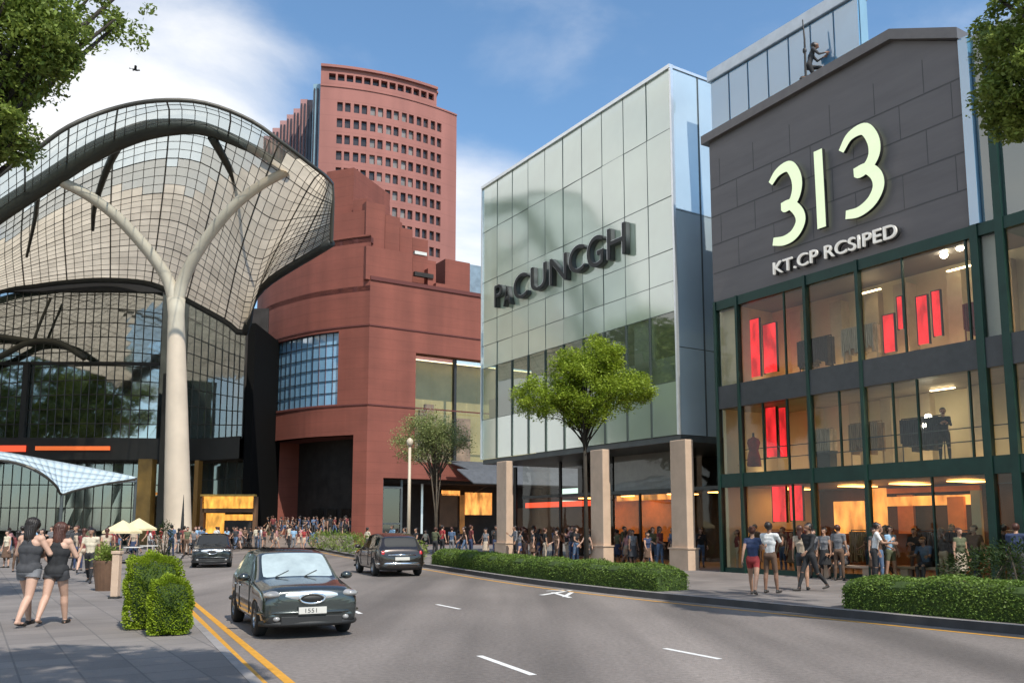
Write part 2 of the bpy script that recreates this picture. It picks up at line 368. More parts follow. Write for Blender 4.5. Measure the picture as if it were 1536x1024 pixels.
shop_glass = glass('shop_glass', (.93,.93,.85), .02, .02, wave=.08, wscale=.5, graze=.45)
g_green = glass('green_curtain_glass', (.55,.68,.62), .16, .03, wave=.15, wscale=.35, body=.55, bcol=(.05,.10,.08))
g_blue = glass('blue_glass', (.5,.75,.9), .22, .05, wave=.1, wscale=.4, body=.8, bcol=(.16,.40,.64))
RECT = lambda x0,x1,z0,z1: (x0,x1,z0,z1)
def X(px, py=600, y=0): return FR.hit(px, py, y)[0]
def Z(px, py, y=0): return FR.hit(px, py, y)[1]
# --- building with the numbers
b3 = thing('shop_building', 'dark grey clad store with big lit numbers over three lit glass floors', 'building', FR.o, FR.rz)
xr = X(1448, 200); xe = xr + 7.5; D = 9.0
zb = .5*(Z(1070,461)+Z(1455,331)); zt = Z(1075,208); zf3 = (Z(1085,579), Z(1085,613)); zf2 = (Z(1085,711), Z(1085,731))
print('FR numbers', xr, zb, zt, Z(1337,43), Z(1438,43), zf3, zf2, X(1337,43), X(1490,600))
apx, apz = FR.hit(1337, 60, -.1); rx_, rz_ = FR.hit(1440, 58, -.1)
# cladding: parallelogram front with stepped joints
fas = MB(); poly = [(0,zb),(xr,zb),(xr,rz_),(apx,apz),(0,zt)]
fas.prism(poly, 0, .35, axis='y'); fas.build('cladding', panel_grey, b3)
top = MB()
for (a, c) in (((-.25,zt-.05),(apx,apz)), ((apx,apz),(xr+.06,rz_))):
    dx, dz = c[0]-a[0], c[1]-a[1]
    top.prism([(a[0],a[1]),(c[0],c[1]),(c[0],c[1]+.34),(a[0],a[1]+.34)], -.2, 1.2, axis='y')
top.build('parapet', mat('parapet_metal', (.16,.145,.14), .5, metal=.3, var=.1), b3)
jn = MB(); rows = 5
for k in range(1, rows):
    z = zb + (min(zt, rz_)-zb)*k/rows
    jn.box(.03, xr-.03, -.006, .01, z-.022, z+.022)
    for q in range(6):
        x = (q + (.5 if k % 2 else 0) + .3)*xr/6
        if x < xr-.2: jn.box(x-.012, x+.012, -.005, .01, z+.03, z+(min(zt,rz_)-zb)/rows-.03)
jn.build('cladding_joints', mat('joint_dark', (.10,.092,.09), .8), b3)
# frame posts
posts_main = [X(1079,650), X(1112,650), X(1217,650), X(1298,650), X(1482,650), X(1522,650)]
print('posts', posts_main)
for i, x in enumerate(posts_main):
    wd = .11 if i in (4, 5) else .055
    MB().box(x-wd, x+wd, -.10, .12, .15, zb-.004 if i < 5 else rz_+.0).build('post', green_steel, b3)
MB().box(posts_main[0], xe, -.05, .3, zf3[1], zf3[0]).build('spandrel', mat('spandrel_grey', (.06,.062,.064), .5, var=.15), b3)
MB().box(posts_main[0], xe, -.05, .3, zf2[1], zf2[0]).build('spandrel', green_steel, b3)
MB().box(posts_main[0], xe, -.05, .3, zb-.35, zb-.003).build('spandrel', green_steel, b3)
MB().box(posts_main[0], xe, .0, .3, .15, .32).build('plinth', green_steel, b3)
floors = [(.32, zf2[1], 'g'), (zf2[0], zf3[1], 'm'), (zf3[0], zb-.35, 't')]
mull = {'t': [(1176,480),(1355,450),(1452,440)], 'm': [(1145,660),(1182,660),(1260,640),(1340,620),(1377,620),(1455,600)], 'g': [(1190,780),(1400,770)]}
for z0, z1, key in floors:
    xs = sorted(posts_main + [X(*p) for p in mull[key]])
    for p in mull[key]:
        x = X(*p); MB().box(x-.025, x+.025, -.0, .08, z0, z1).build('mullion', green_steel, b3)
    pn = MB()
    for a, c in zip(xs, xs[1:]+[xe]): pn.quad((a,.04,z0),(c,.04,z0),(c,.04,z1),(a,.04,z1))
    pn.build('shop_window', shop_glass, b3, recalc=False)
# glass wing right of the cladding
wing = MB()
for k in range(4):
    a = xr + .3 + k*1.75; z = zb-.35
    for j in range(3): wing.quad((a,.06,z+j*2.7),(a+1.75,.06,z+j*2.7),(a+1.75,.06,min(rz_,z+j*2.7+2.7)),(a,.06,min(rz_,z+j*2.7+2.7)))
wing.build('wing_glazing', g_green, b3, recalc=False)
MB().box(xr+.001, xr+.28, -.1, .4, zb, rz_-.003).build('corner_fin', g_blue, b3)
wm = MB()
for k in range(1,4): wm.box(xr+.3+k*1.75-.05, xr+.3+k*1.75+.05, -.05, .1, zb, rz_)
wm.build('wing_mullions', green_steel, b3)
MB().box(xr+.3, xe, .1, 8, zb-.02, rz_).build('wing_core', mat('wing_core', (.05,.09,.08), .6), b3)
# structure: slabs, back wall, party walls, roof
MB().box(.0, xe, .36, D, zb, min(zt, rz_)-.1).build('upper_core', panel_grey, b3)
for z0, z1 in ((zf3[1]+.02, zf3[0]-.01), (zf2[1]+.02, zf2[0]-.01)):
    MB().box(.02, xe, .31, D, z0, z1).build('floor_slab', floor_int, b3)
MB().box(0, xe, 3.1, 3.3, zf2[0], zb-.003).build('back_wall', beige_int, b3)
MB().box(0, xe, 5.5, 5.7, .15, zf2[1]).build('back_wall', brown_int, b3)
MB().box(-.0, .15, .31, D, .15, zb-.003).build('side_wall', beige_int, b3)
MB().box(xe-.2, xe, .31, D, .15, zb-.003).build('side_wall', beige_int, b3)
# party column seen behind the first pane
MB().box(.16, .95, .3, .9, zf3[0], zb-.36).build('blind', mat('cream_blind', (.75,.62,.43), .8, var=.06), b3)
MB().box(X(1455,430)-.0, X(1455,430)+.75, .22, .3, zf3[0], zb-.36).build('blind', white_panel, b3)
MB().box(.3, xe, .32, D, .15, .19).build('shop_floor', floor_int, b3)
# beige partitions upstairs
pt = MB()
for k, x in enumerate((1.5, 3.2, 4.6, 5.9, 7.7, 9.2, 11)):
    pt.box(x, x+.5, 2.5+.15*(k%3), 3.1, zf3[0], zb-.35); pt.box(x+.5, x+.9, 2.6+.2*(k%2), 3.1, zf2[0], zf3[1])
pt.build('partitions', mat('partition_plaster', (.5,.42,.3), .8, var=.2, scale=1), b3)
amber3 = emis('amber_ceiling_light', (1,.45,.12), 6)
# unseen glowing floor strips, added to brighten the upper shop floors
fill_glow = emis('added_room_glow', (1,.70,.36), 6.0)
for z0_, xs in ((zf3[0], (1.2,4,6.6,9,12)), (zf2[0], (1.2,4,6.6,9,12))):
    for x in xs: MB().box(x-.9, x+.9, 2.0, 2.22, z0_, z0_+.06).build('hidden_fill_strip', fill_glow, b3)
racks = [mat('rack_'+n_, c_, .85, var=.5, scale=5, stretch=(6,1,.4)) for n_, c_ in (('dark',(.05,.045,.05)),('cream',(.5,.42,.32)),('maroon',(.22,.03,.03)),('tan',(.3,.2,.11)))]
for k,(x,wd_,zz0,y) in enumerate(((2.6,1.3,zf3[0],1.5),(4.7,1.2,zf3[0],1.2),(8.9,.9,zf3[0],1.4),(4.9,1.1,zf2[0],1.1),(6.6,1.3,zf2[0],1.4),(2.9,.9,zf2[0],1.5),(1.4,1.4,.19,1.0),(4.6,1.4,.19,1.3),(7.2,1.6,.19,1.1),(9.2,.8,.19,1.5))):
    rk = MB(); q_ = 0
    while q_ < wd_: h_ = RNG.uniform(.7,1.05); rk.box(x+q_, x+q_+.05, y, y+.4, zz0+1.45-h_, zz0+1.45); q_ += .075
    rk.tube([(x-.05,y+.2,zz0+1.5),(x+wd_+.05,y+.2,zz0+1.5)], .02, 5); rk.tube([(x-.05,y+.2,zz0+.01),(x-.05,y+.2,zz0+1.5)], .02, 5); rk.tube([(x+wd_+.05,y+.2,zz0+.01),(x+wd_+.05,y+.2,zz0+1.5)], .02, 5)
    rk.build('clothes_rail', racks[k%4], b3)
for z1, xs in ((zb-.42, (5.2,8.4,)), (zf3[1]-.03, (7.6,))):
    for x in xs: MB().box(x-.4, x+.4, 2.2, 2.3, z1-.03, z1).build('ceiling_light', warm_soft, b3)
for x in (1.2, 4.0, 6.0, 8.0, 10.5): MB().box(x-.3, x+.3, 2.0, 3.4, zf2[1]-.05, zf2[1]-.02).build('ceiling_light', amber3, b3)
for (px, py, y) in ((1388,638,1.5),(1416,383,1.6),(1440,372,1.6),(1392,625,2.0)):
    x, z = FR.hit(px, py, y); s_ = MB(); s_.ell((x,y,z), .11,.11,.09); s_.build('spot_lamp', white_lamp, b3, smooth=True)
# orange-lit shop walls on the ground floor
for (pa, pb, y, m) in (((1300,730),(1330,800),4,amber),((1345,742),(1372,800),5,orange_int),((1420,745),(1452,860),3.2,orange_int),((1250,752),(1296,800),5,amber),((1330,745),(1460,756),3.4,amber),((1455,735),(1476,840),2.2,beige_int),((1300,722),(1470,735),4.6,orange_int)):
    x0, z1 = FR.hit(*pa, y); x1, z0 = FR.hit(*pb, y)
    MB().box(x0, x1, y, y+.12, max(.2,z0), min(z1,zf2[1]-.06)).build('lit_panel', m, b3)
# rails on the middle floor
rl = MB(); 
for dz in (.55, .95): rl.tube([(.3,1.0,zf2[0]+dz),(xe-.3,1.0,zf2[0]+dz)], .02, 6)
rl.build('handrail', grey_steel, b3)
# red displays: things inside the shop
redcloth = mat('red_cloth', (.75,.02,.025), .7, var=.3, scale=3)
def red_thing(name, label, cat_, boxes, y, m, group=None):
    t = thing(name, label, cat_, FR.o, FR.rz, group); mb = MB(); fr = MB(); first = True
    for (px0,py0,px1,py1) in boxes:
        x0, z1 = FR.hit(px0, py0, y); x1, z0 = FR.hit(px1, py1, y)
        mb.box(x0,x1,y,y+.06,z0,z1); fr.box(x0-.03,x0,y-.01,y+.08,z0-.03,z1+.03); fr.box(x1,x1+.03,y-.01,y+.08,z0-.03,z1+.03); fr.box(x0,x1,y-.01,y+.08,z1,z1+.03)
    mb.build('display_face', m, t); fr.build('frame', black_side, t); return t
red_thing('red_display', 'glowing red display panel in the first top floor window by the cream blind', 'display', [(1118,482,1141,563),(1144,488,1166,556)], 1.2, redlit)
red_thing('red_display', 'cluster of glowing red panels in the wide top floor window at right', 'display', [(1324,474,1343,526),(1345,446,1355,492),(1374,446,1394,514),(1397,438,1413,502)], 1.3, redlit)
red_thing('red_banner', 'tall glowing red banner in the middle floor window', 'banner', [(1148,612,1166,684),(1168,612,1181,684)], 1.2, redlit)
red_thing('red_banner', 'glowing red hanging banner inside the ground floor window', 'banner', [(1158,728,1180,782),(1184,726,1205,780)], 1.4, redlit)
# dark red garments on stands in the middle window
def garment(px, py0, py1, y, label):
    x, z1 = FR.hit(px, py0, y); _, z0 = FR.hit(px, py1, y); t = thing('garment_stand', label, 'mannequin', FR.w(x, y, 0), FR.rz)
    h = z1-z0; pr = [(.02,z0),(.26,z0+.02),(.24,z0+h*.3),(.17,z0+h*.55),(.24,z0+h*.8),(.2,z0+h*.92),(.06,z1-.02),(.05,z1)]
    MB().lathe(pr, 16).build('dress', mat('dark_red_cloth', (.22,.02,.02), .8, var=.4, scale=4), t, smooth=True)
    MB().tube([(0,0,z1),(0,0,z1+.15)], .04, 8).build('neck_post', black_side, t)
garment(1098, 634, 700, .9, 'dark red dress on a stand in the corner middle floor window')
garment(1130, 655, 700, .9, 'short dark red dress on a stand beside the taller one on the middle floor')
# dark planter box behind the rail
x, z = FR.hit(1240, 688, 1.3); t = thing('planter_box', 'small dark box standing inside the middle floor window', 'box', FR.w(x,1.3,zf2[0]), FR.rz)
MB().box(-.28,.28,-.2,.2,0,.6).build('box_body', black_side, t, bevel=.02); MB().box(-.3,.3,-.22,.22,.6,.66).build('lid', grey_steel, t)
# --- numerals
def stroke(pts, wd, y0, y1, mb, taper=None):
    P = spline(pts, 40); n = len(P); L_, R_ = [], []
    for i in range(n):
        t = P[min(i+1,n-1)]-P[max(i-1,0)]; t = t/np.linalg.norm(t); nn = np.array([-t[1],t[0]]); f = wd/2*(taper[0]+(taper[1]-taper[0])*math.sin(PI*min(1,i/(n-1)*1.0)) if taper else 1)
        L_.append(P[i]+nn*f); R_.append(P[i]-nn*f)
    vs = [(p[0],y0,p[1]) for p in L_]+[(p[0],y0,p[1]) for p in R_]+[(p[0],y1,p[1]) for p in L_]+[(p[0],y1,p[1]) for p in R_]
    f0 = [(i,i+1,n+i+1,n+i) for i in range(n-1)]
    fs = [(2*n+i,2*n+i+1,i+1,i) for i in range(n-1)]+[(n+i,n+i+1,3*n+i+1,3*n+i) for i in range(n-1)]+[(0,n,3*n,2*n),(n-1,2*n-1,4*n-1,3*n-1)]
    mb.add(vs, f0, 0); mb.add(vs, fs, 1)
sg = thing('number_sign', 'large glowing cream digits 313 standing off the grey cladding', 'sign', FR.o, FR.rz)
def pix(pts): return [FR.hit(px, py, -.2) for px, py in pts]
m3 = MB()
# first 3 (photo pixels -> facade metres)
stroke(pix([(1157,276),(1168,259),(1184,250),(1194,262),(1197,280),(1192,300),(1180,312),(1176,311)]), .37, -.25, -.1, m3, (.6,1.15))
stroke(pix([(1173,311),(1186,307),(1199,318),(1202,333),(1193,351),(1178,361),(1161,363)]), .37, -.251, -.1, m3, (.75,1.1)); m3.build('digit', [cream_lit, black_side], sg)
m1 = MB(); stroke(pix([(1228,226),(1230,262),(1232,300),(1234,342)]), .34, -.25, -.1, m1); m1.build('digit', [cream_lit, black_side], sg)
m3 = MB()
stroke(pix([(1263,228),(1276,205),(1297,194),(1310,208),(1313,228),(1306,246),(1292,260),(1284,261)]), .37, -.25, -.1, m3, (.6,1.15))
stroke(pix([(1282,260),(1300,253),(1315,262),(1319,280),(1309,302),(1290,318),(1270,323)]), .37, -.251, -.1, m3, (.75,1.1)); m3.build('digit', [cream_lit, black_side], sg)
def text(s, size, ext, m, parent, loc, rot=(PI/2,0,0), shear=0, name='lettering', bevel=0, sx=1):
    c = bpy.data.curves.new(name, 'FONT'); c.body = s; c.size = size; c.extrude = ext; c.shear = shear; c.bevel_depth = bevel; c.space_character = 1.02
    o = bpy.data.objects.new(name, c); COL.objects.link(o); o.parent = parent; o.location = loc; o.rotation_euler = rot; o.scale = (sx,1,1)
    c.materials.append(m); bpy.context.view_layer.update(); dim = tuple(o.dimensions); me = evaluated(o); bpy.data.objects.remove(o)
    if len(me.materials) == 0: me.materials.append(m)
    o = bpy.data.objects.new(name, me); COL.objects.link(o); o.parent = parent; o.location = loc; o.rotation_euler = rot; o.scale = (sx,1,1); o.update_tag(); o['wd'] = dim[0]; return o
ts = thing('name_sign', 'small raised silver lettering with black shadow copies under the big digits', 'sign', FR.o, FR.rz)
letter_face = emis('white_letter_face', (1,.96,.88), .30)
word = 'KT.CP RCSIPED'; x0, z0 = FR.hit(1161, 413, -.12); x1, z1 = FR.hit(1345, 348, -.12)
for dy, m, dx in ((.0, black_side, .05), (-.10, letter_face, 0)):  # black offset copy draws the letters' shadow
    o = text(word, .62, .04, m, ts, (x0+dx, -.1+dy, z0-.0-dx*.6)); k = (x1-x0)/o['wd']; o.scale = (k, 1, 1)
# --- blue glass box on the roof
rb = thing('rooftop_glass_box', 'pale blue glass volume rising behind the dark parapet', 'roof structure', FR.o, FR.rz)
yb = .9; x0, zt0 = FR.hit(1050, 124, yb); x1, zt1 = FR.hit(1285, -22, yb); print('roofbox', x0, zt0, x1, zt1)
zt0 = (zt0+zt1)/2; x0 = max(x0, -.7)
zlow = zt-1.0; n = 7
MB().box(x0, x1, yb+.1, yb+.5, zlow, zt0-.35).build('core', mat('pale_blue_core', (.22,.38,.5), .5, var=.2, scale=.4, stretch=(1,1,.3)), rb)
g = MB()
for i in range(n): a = x0+(x1-x0)*i/n; c = x0+(x1-x0)*(i+1)/n; g.box(a+.012,c-.012,yb,yb+.06,zlow,zt0-.36)
g.build('glazing', g_blue, rb)
MB().box(x0-.1, x1+.02, yb-.12, yb+.55, zt0-.34, zt0+.15).build('roof_cap', mat('pale_metal', (.5,.55,.6), .35, metal=.5, var=.1), rb, bevel=.03)
mm = MB()
for i in range(1,n): a = x0+(x1-x0)*i/n; mm.box(a-.012,a+.012,yb-.03,yb+.02,zlow,zt0-.36)
mm.build('mullions', mat('blue_steel', (.08,.14,.2), .4, metal=.4), rb)

# ================================================================ green glass building
xa, xb2 = -17.6, -2.0
gb = thing('glass_building', 'four storey pale green glass box raised on pink stone columns', 'building', FR.o, FR.rz)
ztop = FR.hit(1003, 104)[1]; zbot = .5*(FR.hit(1022, 648)[1]+FR.hit(728, 691)[1]); print('glass', ztop, FR.hit(722,285), zbot, FR.hit(1003,104), FR.hit(1022,648), FR.hit(725,500))
# zt0 above belongs to roof box
xa = FR.hit(724, 480)[0]; xb2 = FR.hit(1012, 400)[0]
pale = glass('pale_green_glass', (.7,.8,.74), .36, .10, wave=.16, wscale=.28, body=.88, bcol=(.58,.68,.50))
pale2 = glass('clear_green_glass', (.72,.82,.72), .14, .03, wave=.12, wscale=.35, body=.30, bcol=(.27,.32,.17))
side_gl = glass('side_painted_sky_glass', (.6,.7,.75), .25, .05, wave=.12, wscale=.3, body=.85, bcol=(.50,.62,.70))  # pale blue body colour stands in for reflected sky
levels = [zbot, 7.1, 9.3, 11.1, 12.75, 14.85, 17.4, ztop]
levels = [zbot] + [FR.hit(px, py)[1] for px, py in ((1018,570),(1016,465),(1013,420),(1011,372),(1008,293),(1006,192))] + [ztop]
print('levels', levels)
ncol = 10; xs = [xa+(xb2-xa)*i/ncol for i in range(ncol+1)]
up, lo, ft = MB(), MB(), MB()
for j in range(len(levels)-1):
    for i in range(ncol):
        jx, jz = .014, .014; t1, t2 = RNG.normal(0, .006, 2)
        a, c, z0, z1 = xs[i]+jx, xs[i+1]-jx, levels[j]+jz, levels[j+1]-jz
        tgt = ft if j == 0 else lo if j == 1 else up
        tgt.quad((a,t1,z0),(c,-t1,z0),(c,-t1+t2,z1),(a,t1+t2,z1))
up.build('curtain_wall', pale, gb, recalc=False); ft.build('spandrel_glazing', pale, gb, recalc=False); lo.build('clear_glazing', pale2, gb, recalc=False)
ml = MB()
for i in range(1, ncol): ml.box(xs[i]-.013, xs[i]+.013, -.012, .05, levels[2], ztop); 
for i in range(1, ncol): ml.box(xs[i]-.035, xs[i]+.035, -.06, .05, zbot, levels[2])
for z in levels[1:-1]: ml.box(xa, xb2, -.012, .045, z-.011, z+.011)
ml.build('mullions', mat('mullion_grey', (.08,.1,.09), .4, metal=.5), gb)
MB().box(xa-.08, xb2+.06, -.1, .12, ztop, ztop+.16).build('top_trim', silver, gb)
MB().box(xb2+.0, xb2+.1, -.08, .05, zbot, ztop-.002).build('corner_trim', silver, gb)
MB().box(xa-.08, xa, -.08, .05, zbot, ztop-.002).build('corner_trim', silver, gb)
MB().box(xb2+.001, xb2+.09, .052, 9.9, ztop, ztop+.12).build('top_trim', silver, gb)
# near end face
sd = MB(); ys = [.06,1.5,2.6,4.4,7,9.9]
for a, c in zip(ys, ys[1:]):
    for z0, z1 in ((zbot,9.0),(9.0,levels[5]-.6),(levels[5]-.6,ztop)): sd.quad((xb2+.04,a+.02,z0+.015),(xb2+.04,c-.02,z0+.015),(xb2+.04,c-.02,z1-.015),(xb2+.04,a+.02,z1-.015))
sd.build('side_glazing', side_gl, gb, recalc=False)
sm_ = MB()
for y in ys[1:-1]: sm_.box(xb2+.02, xb2+.07, y-.03, y+.03, zbot, ztop)
sm_.build('side_mullions', grey_steel, gb)
MB().box(xa+.1, xb2-.1, .5, 9.8, levels[2]+.2, ztop-.02).build('core', mat('pale_core', (.38,.41,.35), .8, var=.3, scale=.2), gb)
MB().box(xa, xb2+.04, .06, 9.9, zbot-.25, zbot-.005).build('soffit', grey_steel, gb)
MB().box(xa+.1, xb2-.1, 3.5, 9.8, zbot, levels[2]+.19).build('core_wall', mat('olive_wall', (.16,.17,.1), .8, var=.5, scale=.4), gb)
wp = MB()
for px0, px1, py0, py1 in ((748,768,480,640),(798,822,520,600),(952,985,480,600),(735,1018,600,640),(845,880,470,500)):
    x0, z1 = FR.hit(px0, (py0), .35); x1, z0 = FR.hit(px1, py1, .35); wp.box(x0, x1, .3, .42, max(zbot,min(z0,z1)), min(levels[2],max(z0,z1)))
wp.build('white_inner_panels', white_panel, gb)
dkp = MB(); x0, z1 = FR.hit(903, 440, .2); x1, z0 = FR.hit(960, 500, .2)
# columns
stone = mat('pink_stone', (.55,.40,.29), .8, var=.1, scale=2, bump=.1, bscale=12)
for (p0, p1) in ((753,768),(895,914),(1016,1040)):
    x0 = FR.hit(p0, 760)[0]; x1 = FR.hit(p1, 760)[0]
    c = MB(); c.box(x0, x1, -.34, .08, .95, zbot-.253); c.build('column', stone, gb, bevel=.03)
    c = MB(); c.box(x0-.07, x1+.07, -.41, .15, .15, .95); c.box(x0-.11,x1+.11,-.45,.19,.95,1.0); c.build('column_base', stone, gb)
# recessed ground-floor shopfront
yr = 2.6
def HB(name, m, boxes, y, t=.1, parent=gb):
    mb = MB()
    for (px0,py0,px1,py1) in boxes:
        x0, z1 = FR.hit(px0, py0, y); x1, z0 = FR.hit(px1, py1, y); mb.box(x0, x1, y, y+t, max(.16,z0), min(zbot-.26,z1))
    return mb.build(name, m, parent)
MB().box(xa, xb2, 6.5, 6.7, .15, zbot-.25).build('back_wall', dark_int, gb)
MB().box(xb2-.2, xb2, yr, 6.5, .15, zbot-.25).build('side_wall', brown_int, gb)
HB('shopfront_frame', black_side, [(770,690,774,860),(838,680,842,860),(918,668,921,860),(958,740,962,860),(1010,665,1014,860)], yr, .1)
MB().box(xa, xb2-.2, yr, yr+.12, 3.35, 3.5).build('shopfront_transom', grey_steel, gb)
pn = MB()
for a, c in zip([xa,-14.5,-12,-9.5,-7,-5,-3.4],[-14.5,-12,-9.5,-7,-5,-3.4,xb2-.2]): pn.quad((a,yr+.05,.2),(c,yr+.05,.2),(c,yr+.05,3.35),(a,yr+.05,3.35)); pn.quad((a,yr+.05,3.5),(c,yr+.05,3.5),(c,yr+.05,zbot-.26),(a,yr+.05,zbot-.26))
pn.build('shopfront_glazing', shop_glass, gb, recalc=False)
HB('grey_panel', mat('mauve_grey_panel', (.33,.31,.33), .7, var=.12), [(921,668,1012,733)], yr+.2, .1)
HB('neon_strip', redneon, [(788,754,893,758)], yr+.6, .05)
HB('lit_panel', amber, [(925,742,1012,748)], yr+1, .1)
HB('lit_panel', orange_int, [(960,748,1010,812)], 5.2, .1); HB('lit_panel', orange_int, [(922,742,958,800)], 5.6, .1)
HB('lit_panel', brown_int, [(775,762,890,815)], 5.4, .1)
for x in (-3.6,-6.2,-9.5,-13): MB().box(x-.4,x+.4,3.4,4.6,3.26,3.3).build('ceiling_light', amber3, gb)
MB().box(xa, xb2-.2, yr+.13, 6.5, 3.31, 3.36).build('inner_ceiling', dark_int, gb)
# lettering on the curtain wall, raised letter by letter
ls = thing('name_sign', 'raised black and silver capital letters with painted edge highlights across the pale green glass wall', 'sign', FR.o, FR.rz)
for ch, (px0, px1, pyb), h in (('P',(741,752,462),1.25),('A',(756,767,460),1.1),('C',(770,790,452),1.35),('U',(795,818,440),1.35),('N',(823,848,430),1.4),('C',(853,876,414),1.35),('G',(880,904,406),1.5),('H',(909,936,392),1.5)):
    if not h: continue
    x0, z0 = FR.hit(px0, pyb, -.25); x1, _ = FR.hit(px1, pyb, -.25)
    o = text(ch, h*1.38, .11, grey_steel, ls, (x0, -.14, z0), name='letter'); k = (x1-x0)/max(.1,o['wd']); o.scale = (k,1,1)
    o2 = text(ch, h*1.38, .012, black_side, o, (.0, .0, .16), rot=(0,0,0), name='letter_face'); text(ch, h*1.38, .01, silver, o, (-.06, .03, .13), rot=(0,0,0), name='letter_highlight')  # silver copy shifted left paints an edge highlight
    if ch in 'H': pass
# ================================================================ red building
red = mat('red_render', (.222,.066,.045), .85, var=.12, scale=.25, bump=.15, bscale=4, stretch=(1,1,3))
overlay(red,'lines',p=.92,w=.05,d=.84); overlay(red,'streak',s=(.5,.5,.05),d=.82,u=1.08)
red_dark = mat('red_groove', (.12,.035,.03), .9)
red_tower = mat('tower_red_render', (.33,.135,.112), .85, var=.07, scale=.1)
overlay(red_tower,'streak',s=(.25,.25,.02),d=.86,u=1.06); overlay(red_tower,'lines',p=3.05,w=.16,d=.9)
FS = Frame(-12.6, 75, .846, .5326)         # sunny side wall
rbd = thing('red_building', 'stepped red podium building with large square entrance and blue gridded window', 'building')
WL = [(-12.6,75),(-15.2,75.95),(-18.7,77.8),(-22.7,81.3),(-24.8,84.2),(-26.5,88)]
WLs = [tuple(p) for p in spline(WL, 30)]
def wall_poly(P, z0, z1, holes, mb, depth=.0, extra_s=(), dz=None):
    """vertical wall sheet along plan polyline P with rectangular holes (s0,s1,z0,z1)"""
    S = [0]
    for a, b2 in zip(P, P[1:]): S.append(S[-1]+math.hypot(b2[0]-a[0], b2[1]-a[1]))
    def pt(s):
        k = 0
        while k < len(S)-2 and S[k+1] < s: k += 1
        t = (s-S[k])/(S[k+1]-S[k]); return (P[k][0]+(P[k+1][0]-P[k][0])*t, P[k][1]+(P[k+1][1]-P[k][1])*t)
    def nrm(s):
        a, b2 = pt(max(0,s-.05)), pt(min(S[-1],s+.05)); l = math.hypot(b2[0]-a[0], b2[1]-a[1]); return ((b2[1]-a[1])/l, -(b2[0]-a[0])/l)
    ss = sorted(set(S+[h[0] for h in holes]+[h[1] for h in holes]+list(extra_s))); zs = sorted(set([z0,z1]+[h[2] for h in holes]+[h[3] for h in holes]))
    for a, c in zip(ss, ss[1:]):
        if c-a < 1e-5: continue
        for u, v in zip(zs, zs[1:]):
            ms, mz = (a+c)/2, (u+v)/2
            if any(h[0] < ms < h[1] and h[2] < mz < h[3] for h in holes): continue
            p, q = pt(a), pt(c); mb.quad((*p,u),(*q,u),(*q,v),(*p,v))
    if depth:
        for h in holes:
            hs = [s for s in ss if h[0]-1e-6 <= s <= h[1]+1e-6]
            def ins(s): p, n = pt(s), nrm(s); return (p[0]-n[0]*depth*dsgn, p[1]-n[1]*depth*dsgn)
            dsgn = 1
            for a, c in zip(hs, hs[1:]):
                for z in (h[2], h[3]): mb.quad((*pt(a),z),(*pt(c),z),(*ins(c),z),(*ins(a),z))
            for s in (h[0], h[1]): mb.quad((*pt(s),h[2]),(*ins(s),h[2]),(*ins(s),h[3]),(*pt(s),h[3]))
    return S, pt, nrm
def s_at(P, px, py):
    """arc length where the view ray of a pixel meets the wall"""
    d = ray(px, py); S = 0
    for a, b2 in zip(P, P[1:]):
        ex, ey = b2[0]-a[0], b2[1]-a[1]; l = math.hypot(ex, ey); det = d.x*(-ey)-d.y*(-ex)
        if abs(det) > 1e-9:
            t = (a[0]*(-ey)-a[1]*(-ex))/det; u = (d.x*a[1]-d.y*a[0])/det
            if 0 <= u <= 1 and t > 0: return S+u*l, CAMZ+d.z*t
        S += l
    return None
zc = at(555, 353, 75).z          # cornice level
hw = [s_at(WLs, 507, 550)[0], s_at(WLs, 405, 560)[0]]; zw = (s_at(WLs,507,606)[1], s_at(WLs,507,497)[1])
he = [s_at(WLs, 529, 700)[0], s_at(WLs, 402, 700)[0]]; ze = s_at(WLs, 528, 652)[1]
print('red', zc, hw, zw, he, ze)
mb = MB(); LW = s_at(WLs, 386, 600)
S, pt, nrm = wall_poly(WLs, .15, zc, [(hw[0],hw[1],zw[0],zw[1]), (he[0],he[1],.151,ze)], mb, depth=-1.0)
mb.build('curved_wall', red, rbd, recalc=False)
def band(P, z, m, d=.07, h=.12, parent=rbd, s0=None, s1=None, name='groove'):
    mbb = MB(); SS = [0]
    for a, b2 in zip(P, P[1:]): SS.append(SS[-1]+math.hypot(b2[0]-a[0], b2[1]-a[1]))
    for a, c in zip(P, P[1:]):
        l = math.hypot(c[0]-a[0], c[1]-a[1]); n = ((c[1]-a[1])/l, -(c[0]-a[0])/l); n = (-n[0],-n[1]) if n[0]*(-a[0])+n[1]*(-a[1]) < 0 else n
        mbb.quad((a[0]+n[0]*d,a[1]+n[1]*d,z),(c[0]+n[0]*d,c[1]+n[1]*d,z),(c[0]+n[0]*d,c[1]+n[1]*d,z+h),(a[0]+n[0]*d,a[1]+n[1]*d,z+h))
        mbb.quad((a[0]+n[0]*d,a[1]+n[1]*d,z+h),(c[0]+n[0]*d,c[1]+n[1]*d,z+h),(c[0],c[1],z+h),(a[0],a[1],z+h))
        mbb.quad((a[0]+n[0]*d,a[1]+n[1]*d,z),(c[0]+n[0]*d,c[1]+n[1]*d,z),(c[0],c[1],z),(a[0],a[1],z))
    return mbb.build(name, m, parent)
RWL = [(-12.6,75),(FS.w(24,0).x, FS.w(24,0).y)]
z1b = at(550, 607, 75).z; z2b = at(550, 488, 75).z
for z in (z1b, z2b): band(WLs, z, red_dark); band(RWL, z, red_dark)
band(WLs, zc-.05, red, .09, .16, name='cornice')
